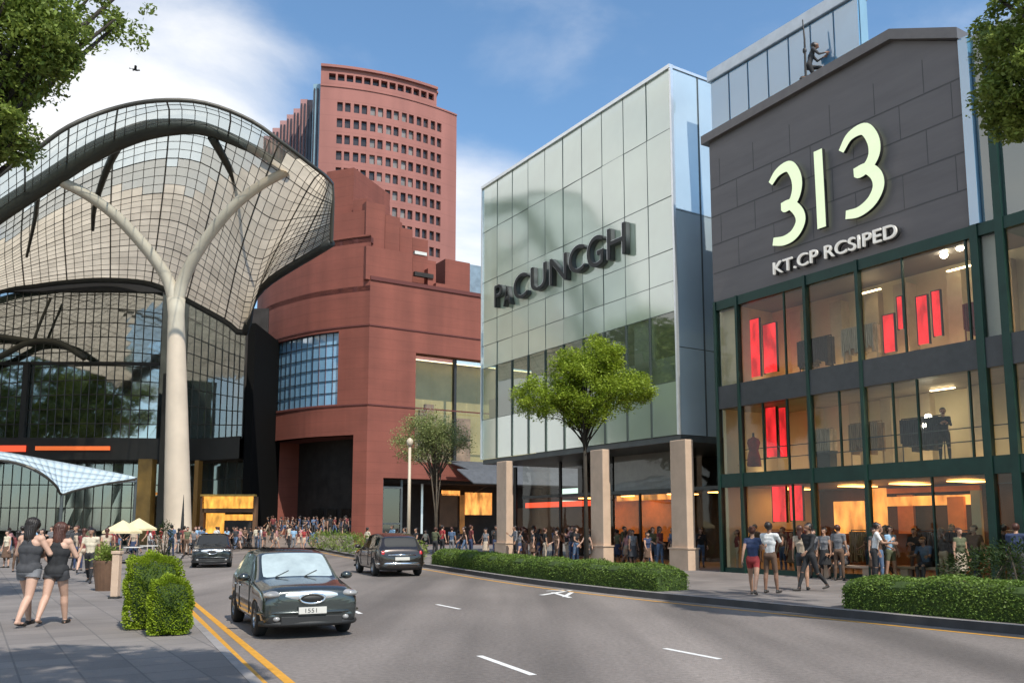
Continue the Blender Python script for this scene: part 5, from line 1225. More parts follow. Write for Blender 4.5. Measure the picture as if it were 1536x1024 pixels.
    rg_ = MB(); rg_.tube([(2.15,.225*math.cos(a),.70+.085*math.sin(a)) for a in np.linspace(0,2*PI,28)], .022, 6, cap=False); rg_.build('grille_surround', chrome, t, smooth=True)
    nb = MB(); nb.ell((2.06,0,.74),.075,.60,.10,20); nb.build('nose_band', MATS['brushed_silver'], t, smooth=True)
    bf = MB(); P = [(1.86,.90),(2.04,.80),(2.13,.55),(2.16,0),(2.13,-.55),(2.04,-.80),(1.86,-.90)]
    bf.tube([(x,y,.46) for x,y in P], .035, 6); bf.build('bumper_strip', paint, t, smooth=True)
    bf = MB(); bf.tube([(x-.02,y*.96,.27) for x,y in P], .05, 6); bf.build('front_skirt', plastic, t, smooth=True)
    ai = MB(); ai.box(2.08,2.165,-.55,.55,.25,.40); ai.build('air_intake', ink, t, bevel=.01)
    if front and plate:
        pb = MB(); pb.box(2.17,2.205,-.25,.25,.44,.555); pl_ = pb.build('number_plate', plate_m, t); o = text(plate, .105, .001, ink, pl_, (2.207,-.16,.460), rot=(PI/2,0,PI/2), name='plate_text')
        o.scale = (1.2,1,1)
    pb = MB(); pb.box(-2.17,-2.13,-.26,.26,.58,.69); pl_ = pb.build('number_plate', plate_m, t)
    bf = MB(); P = [(-1.84,.86),(-2.02,.76),(-2.13,.5),(-2.16,0),(-2.13,-.5),(-2.02,-.76),(-1.84,-.86)]
    bf.tube([(x,y,.46) for x,y in P], .05, 6); bf.build('rear_bumper', chrome if not front else paint, t, smooth=True)
    bf = MB(); bf.tube([(-2.11,-.5,.76),(-2.13,0,.77),(-2.11,.5,.76)], .025, 6); bf.build('boot_trim', chrome, t, smooth=True)
    wp_ = MB(); 
    for y in (-.45,.1): wp_.tube([(.97,y,1.025),(.80,y+.28,1.13)], .008, 4)
    wp_.build('wiper', ink, t)
    return t
pa = carpaint('paint_charcoal', (.05,.058,.056), .6); pb_ = carpaint('paint_brown_black', (.035,.026,.022)); pc_ = carpaint('paint_black', (.02,.022,.024))
# nearest car, bonnet towards the camera
f1 = gnd(500,944); f2 = gnd(404,958); yaw = math.atan2(-.90,.43)
c = Vector(((f1.x+f2.x)/2, (f1.y+f2.y)/2, 0)); hd_ = Vector((math.cos(yaw), math.sin(yaw), 0)); c = c - hd_*1.32
print('car', c, (f1-f2).length)
car('dark_car', 'dark charcoal car coming towards the camera with bright reflections on its bonnet', c, yaw, pa, car_glass_pale, True, .92, plate='1551')
g_ = gnd(600,864); yaw2 = math.atan2(.93,-.37); cr = Vector((g_.x,g_.y,0))+Vector((math.cos(yaw2),math.sin(yaw2),0))*1.9
car('dark_car', 'glossy brown black car driving away beside the right hand hedge', cr, yaw2, pb_, car_glass, False, 1.03)
g_ = gnd(317,851); yaw3 = math.atan2(-.95,.30); cc = Vector((g_.x,g_.y,0))-Vector((math.cos(yaw3),math.sin(yaw3),0))*1.9
car('dark_car', 'small black car far down the road near the forked column', cc, yaw3, pc_, car_glass, True, .98, detail=False)
# ================================================================ people
class Body:
    """tapered limbs, voxel-joined into one skin"""
    def __init__(s): s.parts = []   # (tag, p0, p1, r0, r1, squash)
    def limb(s, tag_, p0, p1, r0, r1, sq=1.0): s.parts.append((tag_, Vector(p0), Vector(p1), r0, r1, sq))
def cap_mesh(mb, p0, p1, r0, r1, sq=1.0, n=14):
    t = (p1-p0); L_ = max(t.length, 1e-4); t = t/L_
    a = Vector((1,0,0)); a = (a-t*a.dot(t)); a = a.normalized() if a.length > .2 else Vector((0,1,0)).cross(t).normalized(); b_ = t.cross(a)
    rings = [(-r0*.98, r0*.2),(-r0*.8,r0*.6),(-r0*.45,r0*.9),(0,r0)]+[(L_*k/4, r0+(r1-r0)*k/4) for k in (1,2,3)]+[(L_,r1),(L_+r1*.45,r1*.9),(L_+r1*.8,r1*.6),(L_+r1*.98,r1*.2)]
    vs = [p0+t*h+a*(math.cos(2*PI*k/n)*r_)+b_*(math.sin(2*PI*k/n)*r_*sq) for h, r_ in rings for k in range(n)]; N = len(rings)
    fs = [(i*n+k,i*n+(k+1)%n,(i+1)*n+(k+1)%n,(i+1)*n+k) for i in range(N-1) for k in range(n)]+[tuple(range(n))[::-1], tuple((N-1)*n+k for k in range(n))]
    mb.add(vs, fs)
def hand_mesh(mb, wrist, dirv, palm_n, side, s=1.0, curl=.5):
    """palm, four curled fingers of different lengths, thumb from the side of the palm"""
    d = dirv.normalized(); n_ = (palm_n - d*palm_n.dot(d)).normalized(); w_ = d.cross(n_)*side
    pc = wrist+d*.045*s
    for o_ in (-.022,0,.022): cap_mesh(mb, wrist+d*.012*s+w_*o_*s*.7, wrist+d*.08*s+w_*o_*s, .019*s, .017*s, .8, 7)
    for k, (o_, L_) in enumerate(((.030,.070),(.010,.080),(-.010,.075),(-.029,.058))):
        p = wrist+d*.088*s+w_*o_*s; a1 = curl*.4; q = p+(d*math.cos(a1)+n_*math.sin(a1))*L_*.45*s; a2 = curl*1.1; r_ = q+(d*math.cos(a2)+n_*math.sin(a2))*L_*.32*s; a3 = curl*1.7; e = r_+(d*math.cos(a3)+n_*math.sin(a3))*L_*.25*s
        cap_mesh(mb, p, q, .0092*s, .0085*s, 1, 6); cap_mesh(mb, q, r_, .0085*s, .008*s, 1, 6); cap_mesh(mb, r_, e, .008*s, .007*s, 1, 6)
    p = wrist+d*.03*s+w_*.032*s; q = p+(d*.6+w_*.6+n_*.35).normalized()*.038*s; e = q+(d*.85+w_*.2+n_*.4).normalized()*.032*s
    cap_mesh(mb, p, q, .012*s, .0105*s, 1, 6); cap_mesh(mb, q, e, .0105*s, .0085*s, 1, 6)
def skeleton(pose, fem=True, H=1.70):
    """joints for a figure facing -Y; pose: dict of limb angles in degrees"""
    k = H/1.70; g = {}
    P = lambda n_, d=0: pose.get(n_, d)
    lean = R(P('lean',0)); pel = Vector((0,0,.93*k)); drop = P('drop',0); pel.z -= drop
    up = Vector((math.sin(R(P('tilt',0))), -math.sin(lean), math.cos(lean))).normalized()
    ch = pel+up*.30*k; nk = pel+up*.52*k; sh = .165*k if fem else .19*k
    hd = nk+(up+Vector((math.sin(R(P('headx',0)))*.6,-math.sin(R(P('heady',0))),0))).normalized()*.155*k
    g.update(pel=pel, ch=ch, nk=nk, hd=hd)
    for s, c in ((-1,'r'),(1,'l')):
        shp = pel+up*.475*k+Vector((s*sh,0,0)); g['sh'+c] = shp
        a = R(P('arm'+c,0)); b_ = R(P('abd'+c,8)); d = Vector((s*math.sin(b_), -math.sin(a)*math.cos(b_), -math.cos(a)*math.cos(b_))).normalized()
        el = shp+d*.28*k; e = R(P('elb'+c,15)); inn = P('inn'+c,0); d2 = Vector((s*math.sin(b_)-s*inn, -math.sin(a+e), -math.cos(a+e))).normalized()
        wr = el+d2*.245*k; g['el'+c] = el; g['wr'+c] = wr; g['hdv'+c] = d2
        hp = pel+Vector((s*.085*k,0,-.03)); g['hp'+c] = hp
        h_ = R(P('hip'+c,0)); kn = R(P('knee'+c,3)); ab = R(P('hab'+c,2)); d = Vector((s*math.sin(ab), -math.sin(h_), -math.cos(h_))).normalized(); g['kn'+c] = hp+d*.425*k
        d2 = Vector((s*math.sin(ab)*.3, math.sin(kn-h_), -math.cos(kn-h_))).normalized(); g['an'+c] = g['kn'+c]+d2*.405*k
        ft = R(P('foot'+c,0)); g['to'+c] = g['an'+c]+Vector((s*.02,-math.cos(ft)*.155*k,-.045*k-math.sin(ft)*.12*k)); g['hl'+c] = g['an'+c]+Vector((0,.035*k,-.05*k+math.sin(ft)*.02))
    lo = min(min(g['to'+c].z-.02, g['hl'+c].z-.03) for c in 'rl')
    for n_ in g:
        if not n_.startswith('hdv'): g[n_] = g[n_]-Vector((0,0,lo))
    g['up'] = up; g['k'] = k; return g
def figure_parts(g, fem):
    k = g['k']; B = Body(); up = g['up']; lat = Vector((1,0,0))
    hipw = .105 if fem else .10; B.limb('hips', g['pel']-lat*.065*k, g['pel']+lat*.065*k, hipw*k, hipw*k, .95)
    B.limb('hips', g['pel']-lat*.055*k+Vector((0,.045,-.03)), g['pel']+lat*.055*k+Vector((0,.045,-.03)), .085*k, .085*k)
    B.limb('torso', g['pel']+up*.08*k-lat*.035*k, g['pel']+up*.24*k-lat*.045*k, .088*k, .095*k, .95); B.limb('torso', g['pel']+up*.08*k+lat*.035*k, g['pel']+up*.24*k+lat*.045*k, .088*k, .095*k, .95)
    B.limb('torso', g['ch']-lat*.06*k, g['ch']+lat*.06*k, .105*k, .105*k, 1); B.limb('torso', g['ch']+up*.10*k-lat*.075*k, g['ch']+up*.10*k+lat*.075*k, .088*k, .088*k)
    B.limb('torso', g['shr'], g['shl'], .058*k if fem else .068*k, .058*k if fem else .068*k)
    if fem:
        for s in (-1,1): B.limb('torso', g['ch']+Vector((s*.065,-.06,.02))*k, g['ch']+Vector((s*.065,-.085,.0))*k, .055*k, .045*k)
    B.limb('neck', g['nk']-up*.03*k, g['hd']-up*.04*k, .053*k, .048*k)
    B.limb('head', g['hd']+up*.035*k+Vector((0,.018,0)), g['hd']+up*.035*k+Vector((0,-.012,0)), .088*k, .086*k); B.limb('head', g['hd']-up*.01*k+Vector((0,-.03,0))*k, g['hd']-up*.055*k+Vector((0,-.055,0))*k, .066*k, .04*k)
    B.limb('face', g['hd']+Vector((0,-.095,-.0))*k, g['hd']+Vector((0,-.115,-.025))*k, .010*k, .015*k)
    for s in (-1,1): B.limb('face', g['hd']+Vector((s*.083,.005,.015))*k, g['hd']+Vector((s*.085,.008,-.018))*k, .014*k, .010*k); B.limb('face', g['hd']+Vector((s*.03,-.083,-.05))*k*1, g['hd']+Vector((0,-.094,-.052))*k, .012*k, .012*k)
    for c in 'rl':
        B.limb('uarm'+c, g['sh'+c], g['el'+c], (.050 if fem else .058)*k, .038*k); B.limb('farm'+c, g['el'+c], g['wr'+c], .039*k, .026*k, .9)
        B.limb('thigh'+c, g['hp'+c], g['kn'+c], (.092 if fem else .088)*k, .055*k); mid = g['kn'+c].lerp(g['an'+c],.3)+Vector((0,.015,0))
        B.limb('calf'+c, g['kn'+c], mid, .054*k, .056*k); B.limb('calf'+c, mid, g['an'+c], .056*k, .034*k)
        B.limb('foot'+c, g['hl'+c], g['to'+c], .034*k, .028*k, 1.0); B.limb('foot'+c, g['an'+c], g['hl'+c].lerp(g['to'+c],.25), .036*k, .038*k)
    return B
def voxelise(mb, vox, smooth_it, name='body'):
    me = mb.mesh(); o = bpy.data.objects.new('tmp', me); COL.objects.link(o)
    r_ = o.modifiers.new('r','REMESH'); r_.mode = 'VOXEL'; r_.voxel_size = vox
    s_ = o.modifiers.new('s','SMOOTH'); s_.factor = .5; s_.iterations = smooth_it
    ev = evaluated(o); bpy.data.objects.remove(o); ev.name = name; ev.polygons.foreach_set('use_smooth', [True]*len(ev.polygons)); return ev
def classify(me, B):
    n = len(me.polygons); C = np.empty(n*3, np.float32); me.polygons.foreach_get('center', C); C = C.reshape(-1,3)
    best = np.full(n, 1e9); tg = np.zeros(n, int); tt = np.zeros(n); tags = []
    for (tag_, p0, p1, r0, r1, sq) in B.parts:
        a = np.array(p0); d = np.array(p1)-a; t_ = np.clip(((C-a)@d)/max(1e-9, d@d), 0, 1); dist = np.linalg.norm(C-(a+t_[:,None]*d), axis=1)-(r0+(r1-r0)*t_)
        if tag_ not in tags: tags.append(tag_)
        i = tags.index(tag_); m_ = dist < best; best[m_] = dist[m_]; tg[m_] = i; tt[m_] = t_[m_]
    return C, tags, tg, tt
# slots: 0 skin 1 top 2 bottom 3 hair 4 shoes 5 mouth/eyes
def dress(me, B, g, style):
    C, tags, tg, tt = classify(me, B); idx = np.zeros(len(tg), np.int32); k = g['k']
    T = lambda n_: tags.index(n_) if n_ in tags else -1
    sl_ = style.get('sleeve', .5); leg = style.get('leg', 2.0)    # 0..1 thigh, 1..2 calf
    idx[(tg == T('torso'))] = 1; idx[tg == T('hips')] = 2
    nkz = g['nk'].z
    for c in 'rl':
        m_ = tg == T('uarm'+c); idx[m_ & (tt < min(1,sl_))] = 1
        if sl_ > 1: m_ = tg == T('farm'+c); idx[m_ & (tt < sl_-1)] = 1
        m_ = tg == T('thigh'+c); idx[m_ & (tt < min(1,leg))] = 2
        if leg > 1:
            m_ = tg == T('calf'+c); zr_ = g['an'+c].z+(g['kn'+c].z-g['an'+c].z)*(2-leg); idx[m_ & (C[:,2] > zr_)] = 2
        idx[tg == T('foot'+c)] = 4
    idx[(idx == 1) & (C[:,2] < g['pel'].z+(.03 if not style.get('long') else -.2))] = 2 if not style.get('long') else 1
    hx = np.linalg.norm(C-np.array(g['hd']), axis=1); hm = (tg == T('head')); hy = C[:,1]-g['hd'].y; hz = C[:,2]-g['hd'].z
    idx[hm & ((hz > .068*k) | ((hy > -.025*k) & (hz > -.03*k)))] = 3
    idx[(tg == T('face')) & (hz < -.035*k)] = 5
    e = (hm) & (np.abs(np.abs(C[:,0]-g['hd'].x)-.032*k) < .014*k) & (np.abs(hz-.012*k) < .008*k) & (hy < -.06*k); idx[e] = 5
    me.polygons.foreach_set('material_index', idx); return C, tags, tg, tt, idx
def make_body(pose, fem, style, H, vox, hair=None, skirt=None, curl=(.5,.5), girth=1):
    g = skeleton(pose, fem, H); B = figure_parts(g, fem); mb = MB()
    if girth != 1: B.parts = [(a,b_,c,d*(girth if a[:4] in ('tors','hips','uarm','farm','thig','calf') else 1),e*(girth if a[:4] in ('tors','hips','uarm','farm','thig','calf') else 1),f) for a,b_,c,d,e,f in B.parts]
    for p in B.parts: cap_mesh(mb, p[1], p[2], p[3], p[4], p[5])
    # hair volume joined for crowd figures
    if hair and hair != 'none':
        k = g['k']; hb_ = g['hd']+Vector((0,.03,.045))*k; q = [('hairpart', hb_, hb_+Vector((0,.015,.01)), .098*k, .098*k, 1)]
        if hair == 'long': q.append(('hairpart', hb_+Vector((0,.05,-.03)), hb_+Vector((0,.075,-.24))*k, .072*k, .05*k, .6))
        if hair == 'bun': q.append(('hairpart', hb_+Vector((0,.09,.06)), hb_+Vector((0,.1,.07)), .045*k, .045*k, 1))
        for p in q: B.parts.append(p); cap_mesh(mb, p[1], p[2], p[3], p[4], p[5])
    if skirt:
        w0, z1s, fl = skirt; k = g['k']; zt_ = g['pel'].z+.05; prof = [(.001,zt_),(.115*k,zt_),(.15*k,zt_-.12),(fl*k,zt_-z1s),(fl*k-.03,zt_-z1s),(.001,zt_-.2)]
        mb.lathe(prof, 18, c=(g['pel'].x,g['pel'].y,0)); B.parts.append(('skirt', Vector((g['pel'].x,g['pel'].y,zt_-.1)), Vector((g['pel'].x,g['pel'].y,zt_-z1s+.06)), .13*k, fl*k*.95, 1))
    me = voxelise(mb, vox, 3 if vox > .015 else 5)
    C, tags, tg, tt, idx = dress(me, B, g, style)
    if 'hairpart' in tags: idx[(tg == tags.index('hairpart'))] = 3
    if 'skirt' in tags: idx[(tg == tags.index('skirt'))] = 2
    me.polygons.foreach_set('material_index', idx)
    hm = MB()
    for c, s in (('r',-1),('l',1)): hand_mesh(hm, g['wr'+c]-g['hdv'+c]*.01, g['hdv'+c], Vector((-s,-.3,0)), s, g['k'], curl[0])
    bm = bmesh.new(); bm.from_mesh(me); h2 = hm.mesh(smooth=True); bm.from_mesh(h2); out = bpy.data.meshes.new('person_body'); bm.to_mesh(out); bm.free()
    return out, g, B
SKIN = [mat('skin_%s' % n_, c, .5, spec=.35, var=.08, scale=6) for n_, c in (('light',(.55,.34,.25)),('tan',(.42,.24,.16)),('brown',(.24,.13,.085)))]
PAL = {'black':(.02,.02,.022),'white':(.72,.71,.69),'navy':(.03,.045,.10),'grey':(.17,.17,.18),'red':(.34,.04,.04),'pale blue':(.26,.42,.58),'beige':(.45,.36,.27),'brown':(.12,.07,.045),'olive':(.10,.11,.06),'pink':(.5,.25,.25),'denim':(.09,.14,.23),'cream':(.6,.53,.4),'maroon':(.16,.035,.035),'charcoal':(.05,.05,.055)}
CL = {n_: mat('cloth_'+n_.replace(' ','_'), c, .85, var=.18, scale=9, bump=.15, bscale=14) for n_, c in PAL.items()}
HAIRM = {'dark':mat('hair_dark',(.018,.013,.011),.45,var=.4,scale=30,stretch=(1,1,.1)),'auburn':mat('hair_auburn',(.075,.028,.018),.45,var=.4,scale=30,stretch=(1,1,.1)),'grey':mat('hair_grey',(.3,.29,.28),.6)}
SHOE = mat('shoe_dark',(.03,.025,.022),.6); FEAT = mat('face_features',(.16,.05,.045),.5)
walk = dict(armr=24,arml=-22,elbr=22,elbl=14,hipr=-16,hipl=24,kneer=22,kneel=8,footr=18,lean=3)
walk2 = dict(armr=-20,arml=26,elbr=14,elbl=30,hipr=24,hipl=-18,kneer=6,kneel=26,footl=20,lean=3)
stand = dict(armr=2,arml=-2,abdr=9,abdl=9,elbr=12,elbl=16,hipr=2,hipl=-2,habr=4,habl=4)
phone = dict(armr=30,elbr=95,innr=.3,arml=4,elbl=18,hipr=3,hipl=-3,heady=22,habr=4,habl=3)
bag = dict(armr=8,elbr=60,innr=.15,arml=-4,elbl=20,hipr=-4,hipl=6,tilt=2,habr=5)
folded = dict(armr=28,elbr=78,innr=.7,arml=28,elbl=80,innl=.7,habr=5,habl=5)
ARCH = {}
def arch(key, *a, **kw): ARCH[key] = make_body(*a, **kw)[0]
arch('wm', walk, False, dict(sleeve=.55,leg=1.95), 1.75, .022, hair='short'); arch('wf', walk2, True, dict(sleeve=.4,leg=.55), 1.64, .022, hair='long')
arch('sm', stand, False, dict(sleeve=.6,leg=1.95), 1.74, .022, hair='short'); arch('sf', bag, True, dict(sleeve=.4,leg=1.95), 1.65, .022, hair='long')
arch('pm', phone, False, dict(sleeve=1.8,leg=1.95), 1.72, .022, hair='short'); arch('kf', stand, True, dict(sleeve=.3,leg=.2), 1.63, .022, hair='bun', skirt=(.1,.5,.23)); arch('ff', folded, True, dict(sleeve=1.8,leg=1.95), 1.66, .022, hair='long'); arch('wf2', walk, True, dict(sleeve=.2,leg=.2), 1.62, .022, hair='long', skirt=(.1,.42,.2))
DESC = {'wm':'man walking','wf':'woman striding','sm':'man standing','sf':'woman with bent arm','pm':'man looking down','kf':'woman standing','ff':'woman with folded arms','wf2':'woman walking'}
def put(key, loc, rz, top, bot, skin, hair, label, group=None, sc=1.0, me=None):
    me = me or ARCH[key]
    if len(me.materials) == 0:
        for _ in range(6): me.materials.append(SKIN[0])
    o = bpy.data.objects.new('person', me); COL.objects.link(o); o.location = loc; o.rotation_euler = (0,0,rz); o.scale = (sc,)*3
    for i, m_ in enumerate((SKIN[skin], CL[top], CL[bot], HAIRM[hair], SHOE, FEAT)): o.material_slots[i].link = 'OBJECT'; o.material_slots[i].material = m_
    return tag(o, label, 'person', group)
# ---------------------------------------------------------------- crowd
used = {}
rc = random.Random(5)
def crowd(n, region, place, group, minpx, yaws, cols=None, tries=4000):
    tops = cols or ['black','white','navy','grey','red','pale blue','beige','brown','olive','pink','denim','maroon','charcoal','cream','black','charcoal']
    bots = ['black','navy','grey','denim','beige','charcoal','brown']; got = []; k = 0
    while len(got) < n and k < tries:
        k += 1; p = region(rc)
        if p is None or any((p-q).length < minpx for q in got): continue
        for _ in range(60):
            key = rc.choice(list(DESC)); top, bot = rc.choice(tops), rc.choice(bots); hair = rc.choice(['dark','dark','auburn'])
            lb = '%s, %s top, %s %s, %s%s' % (DESC[key], top, bot, {'kf':'skirt','wf2':'skirt','wf':'shorts'}.get(key,'trousers'), (hair+' hair, ') if hair != 'dark' else '', place)
            if lb not in used: break
        used[lb] = 1; got.append(p)
        put(key, p, rc.choice(yaws)+rc.uniform(-.5,.5), top, bot, rc.choice([0,1,1,1,2]), hair, lb, group, rc.uniform(.88,.99))
    return got
def poly_region(pxr, Yr, z=.15, test=None):
    def f(rc_):
        Y = rc_.uniform(*Yr); px = rc_.uniform(*pxr); x = (px-768)/1300*Y; p = Vector((x,Y,z))
        return p if not test or test(p) else None
    return f
def inroad(p):
    q = min(range(len(RK)), key=lambda i: (RK[i]-p).length); a = RK[min(q,len(RK)-2)]; t = (RK[min(q,len(RK)-2)+1]-a).normalized(); d = (p-a); return (t.y*d.x - t.x*d.y) < .3
DK = ['black','black','charcoal','navy','grey','brown','black','charcoal','denim','maroon','charcoal','olive','brown','navy']  # dark tops put the storefront shade into the clothing colours
crowd(52, poly_region((318,480),(63,76)), 'crossing before the red entrance', 'crowd crossing before the red entrance', .62, (0,PI,PI/2,-PI/2))
crowd(30, poly_region((398,528),(72.5,77), z=1.05), 'on the entrance steps', 'people by the red building entrance', .6, (0,PI,PI/2,-PI/2), cols=DK)
crowd(26, poly_region((100,262),(42,62)), 'near the plaza parasols', 'people on the plaza by the cafe parasols', .8, (0,PI,PI/2,-PI/2))
crowd(14, poly_region((-20,110),(30,48)), 'on the far left plaza', 'people on the left plaza', .9, (0,PI))
crowd(7, poly_region((118,180),(24,36), test=lambda p: (p.x/p.y*1300+768) < 148 or p.y > 31), 'near the brown planters', 'people near the brown planters', .8, (0,PI))
crowd(10, poly_region((262,312),(50,60), test=lambda p: abs(p.x-base.x) > 1.9 or p.y < 56), 'round the forked column', 'people round the forked column', .8, (0,PI))
def fr_region(x0, x1, y0, y1):
    return lambda rc_: FR.w(rc_.uniform(x0,x1), rc_.uniform(y0,y1), .15)
crowd(42, fr_region(-17.5,-2.3,-.9,2.2), 'under the glass building', 'shoppers walking under the glass building', .55, (FR.rz,FR.rz+PI,FR.rz+PI/2), cols=DK)
crowd(10, fr_region(-16,-3,.9,2.3), 'inside the stone colonnade', 'shoppers inside the stone colonnade', .7, (FR.rz,FR.rz+PI))
crowd(16, fr_region(-28,-18,-3,1.5), 'by the amber lit shop', 'shoppers by the amber lit shop', .7, (FR.rz,FR.rz+PI))
crowd(7, fr_region(4.0,11.5,-.9,-.25), 'before the numbered store', 'shoppers before the numbered store', .5, (FR.rz,FR.rz+PI,FR.rz+PI/2), cols=DK)
crowd(12, fr_region(.2,10,.5,.9), 'inside the ground floor window', 'shoppers inside the numbered store', .7, (FR.rz,FR.rz+PI), cols=['black','charcoal','brown','maroon'])
# ---------------------------------------------------------------- individuals on the right pavement
def single(px, py, me, rz, top, bot, skin, hair, label, hpx, H, extras=None):
    p = gnd(px, py, .15); return put(None, p, rz, top, bot, skin, hair, label, None, 1.0, me), p
fr_ = FR.rz
meA = make_body(dict(walk, armr=35, elbr=70), True, dict(sleeve=.4,leg=.45), 1.66, .014, hair='bun')[0]
pA = single(1131,892,meA, PI*.85,'navy','red',1,'auburn','woman in navy top and red shorts walking, with brown hair up',0,0)[1]
meB = make_body(dict(stand, hipr=8, kneer=4, armr=40, elbr=80, innr=.5), False, dict(sleeve=.7,leg=.95), 1.72, .014, hair='short')[0]
single(1157,889,meB, PI*.75,'white','brown',2,'dark','man in bright white shirt and brown shorts standing on the pavement',0,0)
meC = make_body(dict(walk2), False, dict(sleeve=1.8,leg=1.95), 1.76, .014, hair='short')[0]
single(1217,886,meC, -1.2,'black','black',2,'dark','man dressed all in black walking past the middle window',0,0)
meD = make_body(dict(bag), True, dict(sleeve=.4,leg=.6), 1.64, .014, hair='long')[0]
single(1205,884,meD, 2.6,'beige','charcoal',1,'auburn','woman in beige top beside the man dressed in black',0,0)
meE = make_body(dict(stand, lean=10, armr=30, elbr=60), False, dict(sleeve=.7,leg=1.95), 1.74, .014, hair='short')[0]
single(1314,876,meE, 1.2,'white','black',1,'dark','man in white shirt leaning forward behind the near hedge',0,0)
single(1338,872,meD, .3,'pale blue','olive',1,'dark','woman in pale blue top beside the leaning man',0,0)
meF = make_body(dict(folded), True, dict(sleeve=.4,leg=1.95), 1.68, .014, hair='bun')[0]
single(1432,872,meF, -.6,'brown','cream',1,'dark','woman in brown top and cream trousers by the orange window',0,0)
# sitting man on the bench
sit = dict(hipr=85,hipl=85,kneer=88,kneel=84,armr=30,arml=28,elbr=60,elbl=60,lean=14,drop=.0,heady=20)
meS = make_body(sit, False, dict(sleeve=.8,leg=1.95), 1.72, .014, hair='short')[0]
for k, (px, py, tp, lb) in enumerate(((1392,872,'denim','seated man in blue shirt bent forward on the stone bench'),(1268,868,'grey','seated man in grey shirt on the bench by the centre post'))):
    g_ = gnd(px, py, .15); put(None, g_+FR.ey*-.0+Vector((0,0,.0)), FR.rz+.1, tp, 'charcoal', 1, 'dark', lb, None, 1.0, meS)
# figure in the middle floor window
x, z = FR.hit(1418, 684, 1.5); put(None, FR.w(x,1.5,zf2[0]), FR.rz+.6, 'black','black',1,'dark','person in black coat standing in the middle floor window by the lamp', None, .98, ARCH['ff'] and make_body(dict(folded), True, dict(sleeve=1.9,leg=1.95), 1.7, .016, hair='long')[0])
# crouching figure on the roof edge with a pole
cr_ = dict(hipr=20,hipl=85,kneer=110,kneel=88,armr=38,arml=38,elbr=70,elbl=75,innr=.5,innl=.5,lean=16,heady=20)
meR = make_body(cr_, False, dict(sleeve=1.8,leg=1.95), 1.7, .016, hair='long')[0]
x, z = FR.hit(1214, 118, .35); zr_ = zt+.45+(apz-zt)*max(0,min(1,(x-0)/(apx)))
rp = put(None, FR.w(x, .35, zr_-.02), FR.rz+PI*.75, 'charcoal','black',2,'dark','dark figure crouching on the parapet of the numbered store', None, 1.08, meR)
x2, z2 = FR.hit(1207, 80, .2); pt_ = thing('pole', 'thin dark pole standing by the crouching figure on the roof', 'pole', FR.w(x2,.2,zr_-.05), FR.rz); MB().tube([(0,0,0),(.02,0,1.6),(-.03,0,FR.hit(1207,28,.2)[1]-zr_+.05)], [.045,.035,.02], 8).build('shaft', black_side, pt_); MB().ell((.0,0,1.15),.07,.07,.12,8).build('clamp', black_side, pt_)
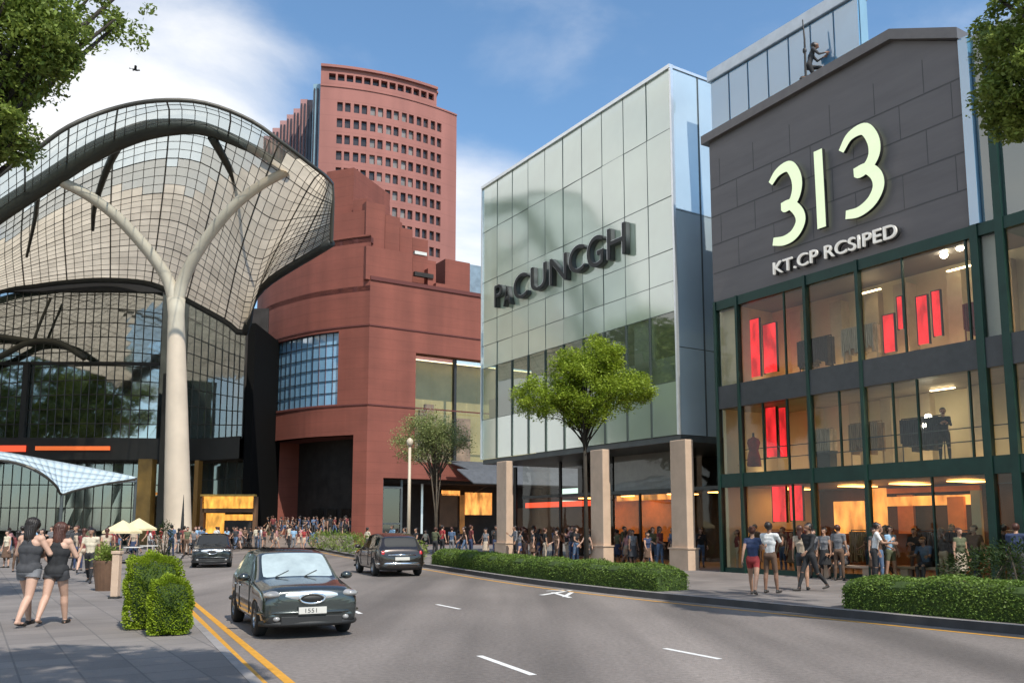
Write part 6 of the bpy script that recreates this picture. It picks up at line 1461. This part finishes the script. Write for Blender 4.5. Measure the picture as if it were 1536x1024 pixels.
# ---------------------------------------------------------------- two women in the foreground, seen from behind
def hero(px, py, H, pose, rz, topc, botc, hairm, label, skin, sl=.02, hairlen=.30, z=.15):
    me, g, B = make_body(pose, True, dict(sleeve=-1,leg=-1), H, .0095, girth=1.13)
    idx = np.zeros(len(me.polygons), np.int32); me.polygons.foreach_set('material_index', idx)
    p = gnd(px, py, z); t = thing('person', label, 'person', p, rz)
    # continuous body: skin with shoes worn as their own parts
    me.materials.clear(); me.materials.append(SKIN[skin]); link('body', me, t)
    k = g['k']
    def shell(name, sel, off, m_, thick=.006, ripple=.004, flare=0, fz=0):
        """garment grown from the body surface"""
        C, tags, tg, tt = classify(me, B); keep = sel(C, tags, tg, tt); bm = bmesh.new(); bm.from_mesh(me); bm.faces.ensure_lookup_table()
        bmesh.ops.delete(bm, geom=[f for f, kk in zip(bm.faces[:], keep) if not kk], context='FACES'); bm.normal_update()
        for v in bm.verts: v.co += v.normal*(off+ripple*math.sin(v.co.z*14+v.co.x*35)*math.sin(v.co.x*26+v.co.y*30+v.co.z*8)+(flare*max(0,(fz-v.co.z)) if flare else 0))
        for _ in range(10): bmesh.ops.smooth_vert(bm, verts=bm.verts, factor=.4, use_axis_x=True, use_axis_y=True, use_axis_z=True)
        n_ = bpy.data.meshes.new(name); bm.to_mesh(n_); bm.free(); n_.polygons.foreach_set('use_smooth', [True]*len(n_.polygons)); o = link(name, n_, t, m_); so2 = o.modifiers.new('s','SOLIDIFY'); so2.thickness = thick; return o
    pz = g['pel'].z; uz = g['shr'].z
    def sel_top(C, tags, tg, tt):
        T_ = lambda *a: np.isin(tg, [tags.index(x_) for x_ in a if x_ in tags]); a = T_('torso','hips') & (C[:,2] > pz-.06*k); ax = np.abs(C[:,0]-g['pel'].x)
        racer = ~((C[:,2] > uz-.10*k) & (ax > (.125-.55*np.maximum(0,C[:,2]-(uz-.12*k)))*k)); return a & racer & (C[:,2] < uz+.045*k)
    def sel_bot(C, tags, tg, tt):
        T_ = lambda a: tg == (tags.index(a) if a in tags else -99)
        return ((T_('hips') | T_('torso')) & (C[:,2] < pz+.05*k)) | (T_('thighr') & (tt < .30)) | (T_('thighl') & (tt < .30))
    shell('shorts', sel_bot, .012, CL[botc], flare=.12, fz=g['pel'].z); shell('vest_top', sel_top, .020, CL[topc], ripple=.005)
    def sel_sh(C, tags, tg, tt):
        T_ = lambda a: tg == (tags.index(a) if a in tags else -99); return (T_('footr') | T_('footl')) & (C[:,2] < .075)
    shell('shoes', sel_sh, .006, SHOE)
    hp = g['hd']; hm_ = MB(); 
    for p_ in [(hp+Vector((0,.022,.045))*1, hp+Vector((0,.03,.05)), .112*k,.112*k,1),(hp+Vector((0,.07,.01)), hp+Vector((0,.10,-.16)), .10*k,.085*k,.75),(hp+Vector((-.05,.065,-.02)), hp+Vector((-.065,.085,-hairlen)), .05*k,.03*k,.8),(hp+Vector((.05,.065,-.02)), hp+Vector((.06,.085,-hairlen*.9)), .05*k,.028*k,.8),(hp+Vector((0,.08,-.05)), hp+Vector((.01,.115,-hairlen*1.08)), .06*k,.035*k,.7)]: cap_mesh(hm_, *p_)
    rgh = np.random.default_rng(int(px)+3)
    for _ in range(60):
        a = rgh.uniform(-.9,.9); x_ = math.sin(a)*.085; y_ = math.cos(a)*.06+.045; L2 = hairlen*rgh.uniform(.6,1.25)
        cap_mesh(hm_, hp+Vector((x_*.8,y_,.03)), hp+Vector((x_*1.05+rgh.normal(0,.012),y_+.04+rgh.normal(0,.008),-L2)), .018, .006, 1, 6)
    hme = voxelise(hm_, .0075, 2)
    nv = len(hme.vertices); cc = np.empty(nv*3,np.float32); nn_ = np.empty(nv*3,np.float32); hme.vertices.foreach_get('co',cc); hme.vertices.foreach_get('normal',nn_); cc = cc.reshape(-1,3); nn_ = nn_.reshape(-1,3)
    an = np.arctan2(cc[:,0]-hp.x, cc[:,1]-hp.y+.03); cc = cc+nn_*((.005*np.sin(an*34+np.sin(cc[:,2]*22)*2.2)+.004*np.sin(an*71+cc[:,2]*30))[:,None]); hme.vertices.foreach_set('co', cc.astype(np.float32).ravel()); hme.update()
    link('hair', hme, t, HAIRM[hairm]); return t, g
P1 = dict(armr=16,arml=14,abdr=26,abdl=24,elbr=88,elbl=84,innr=.9,innl=.8,hipr=-14,hipl=20,kneer=20,kneel=10,footr=22,lean=2,heady=10,headx=2)
P2 = dict(armr=14,arml=18,abdr=24,abdl=28,elbr=85,elbl=88,innr=.8,innl=.8,hipr=18,hipl=-16,kneer=8,kneel=22,footl=22,lean=3,heady=18,headx=-3)
hero(38,938,1.78,P1,PI-.12,'charcoal','grey','dark','woman on the left edge seen from behind, dark hair, charcoal vest and grey shorts',0,hairlen=.32)
hero(80,936,1.70,P2,PI+.10,'black','charcoal','auburn','woman seen from behind with auburn hair, black vest and dark shorts',0,hairlen=.30)
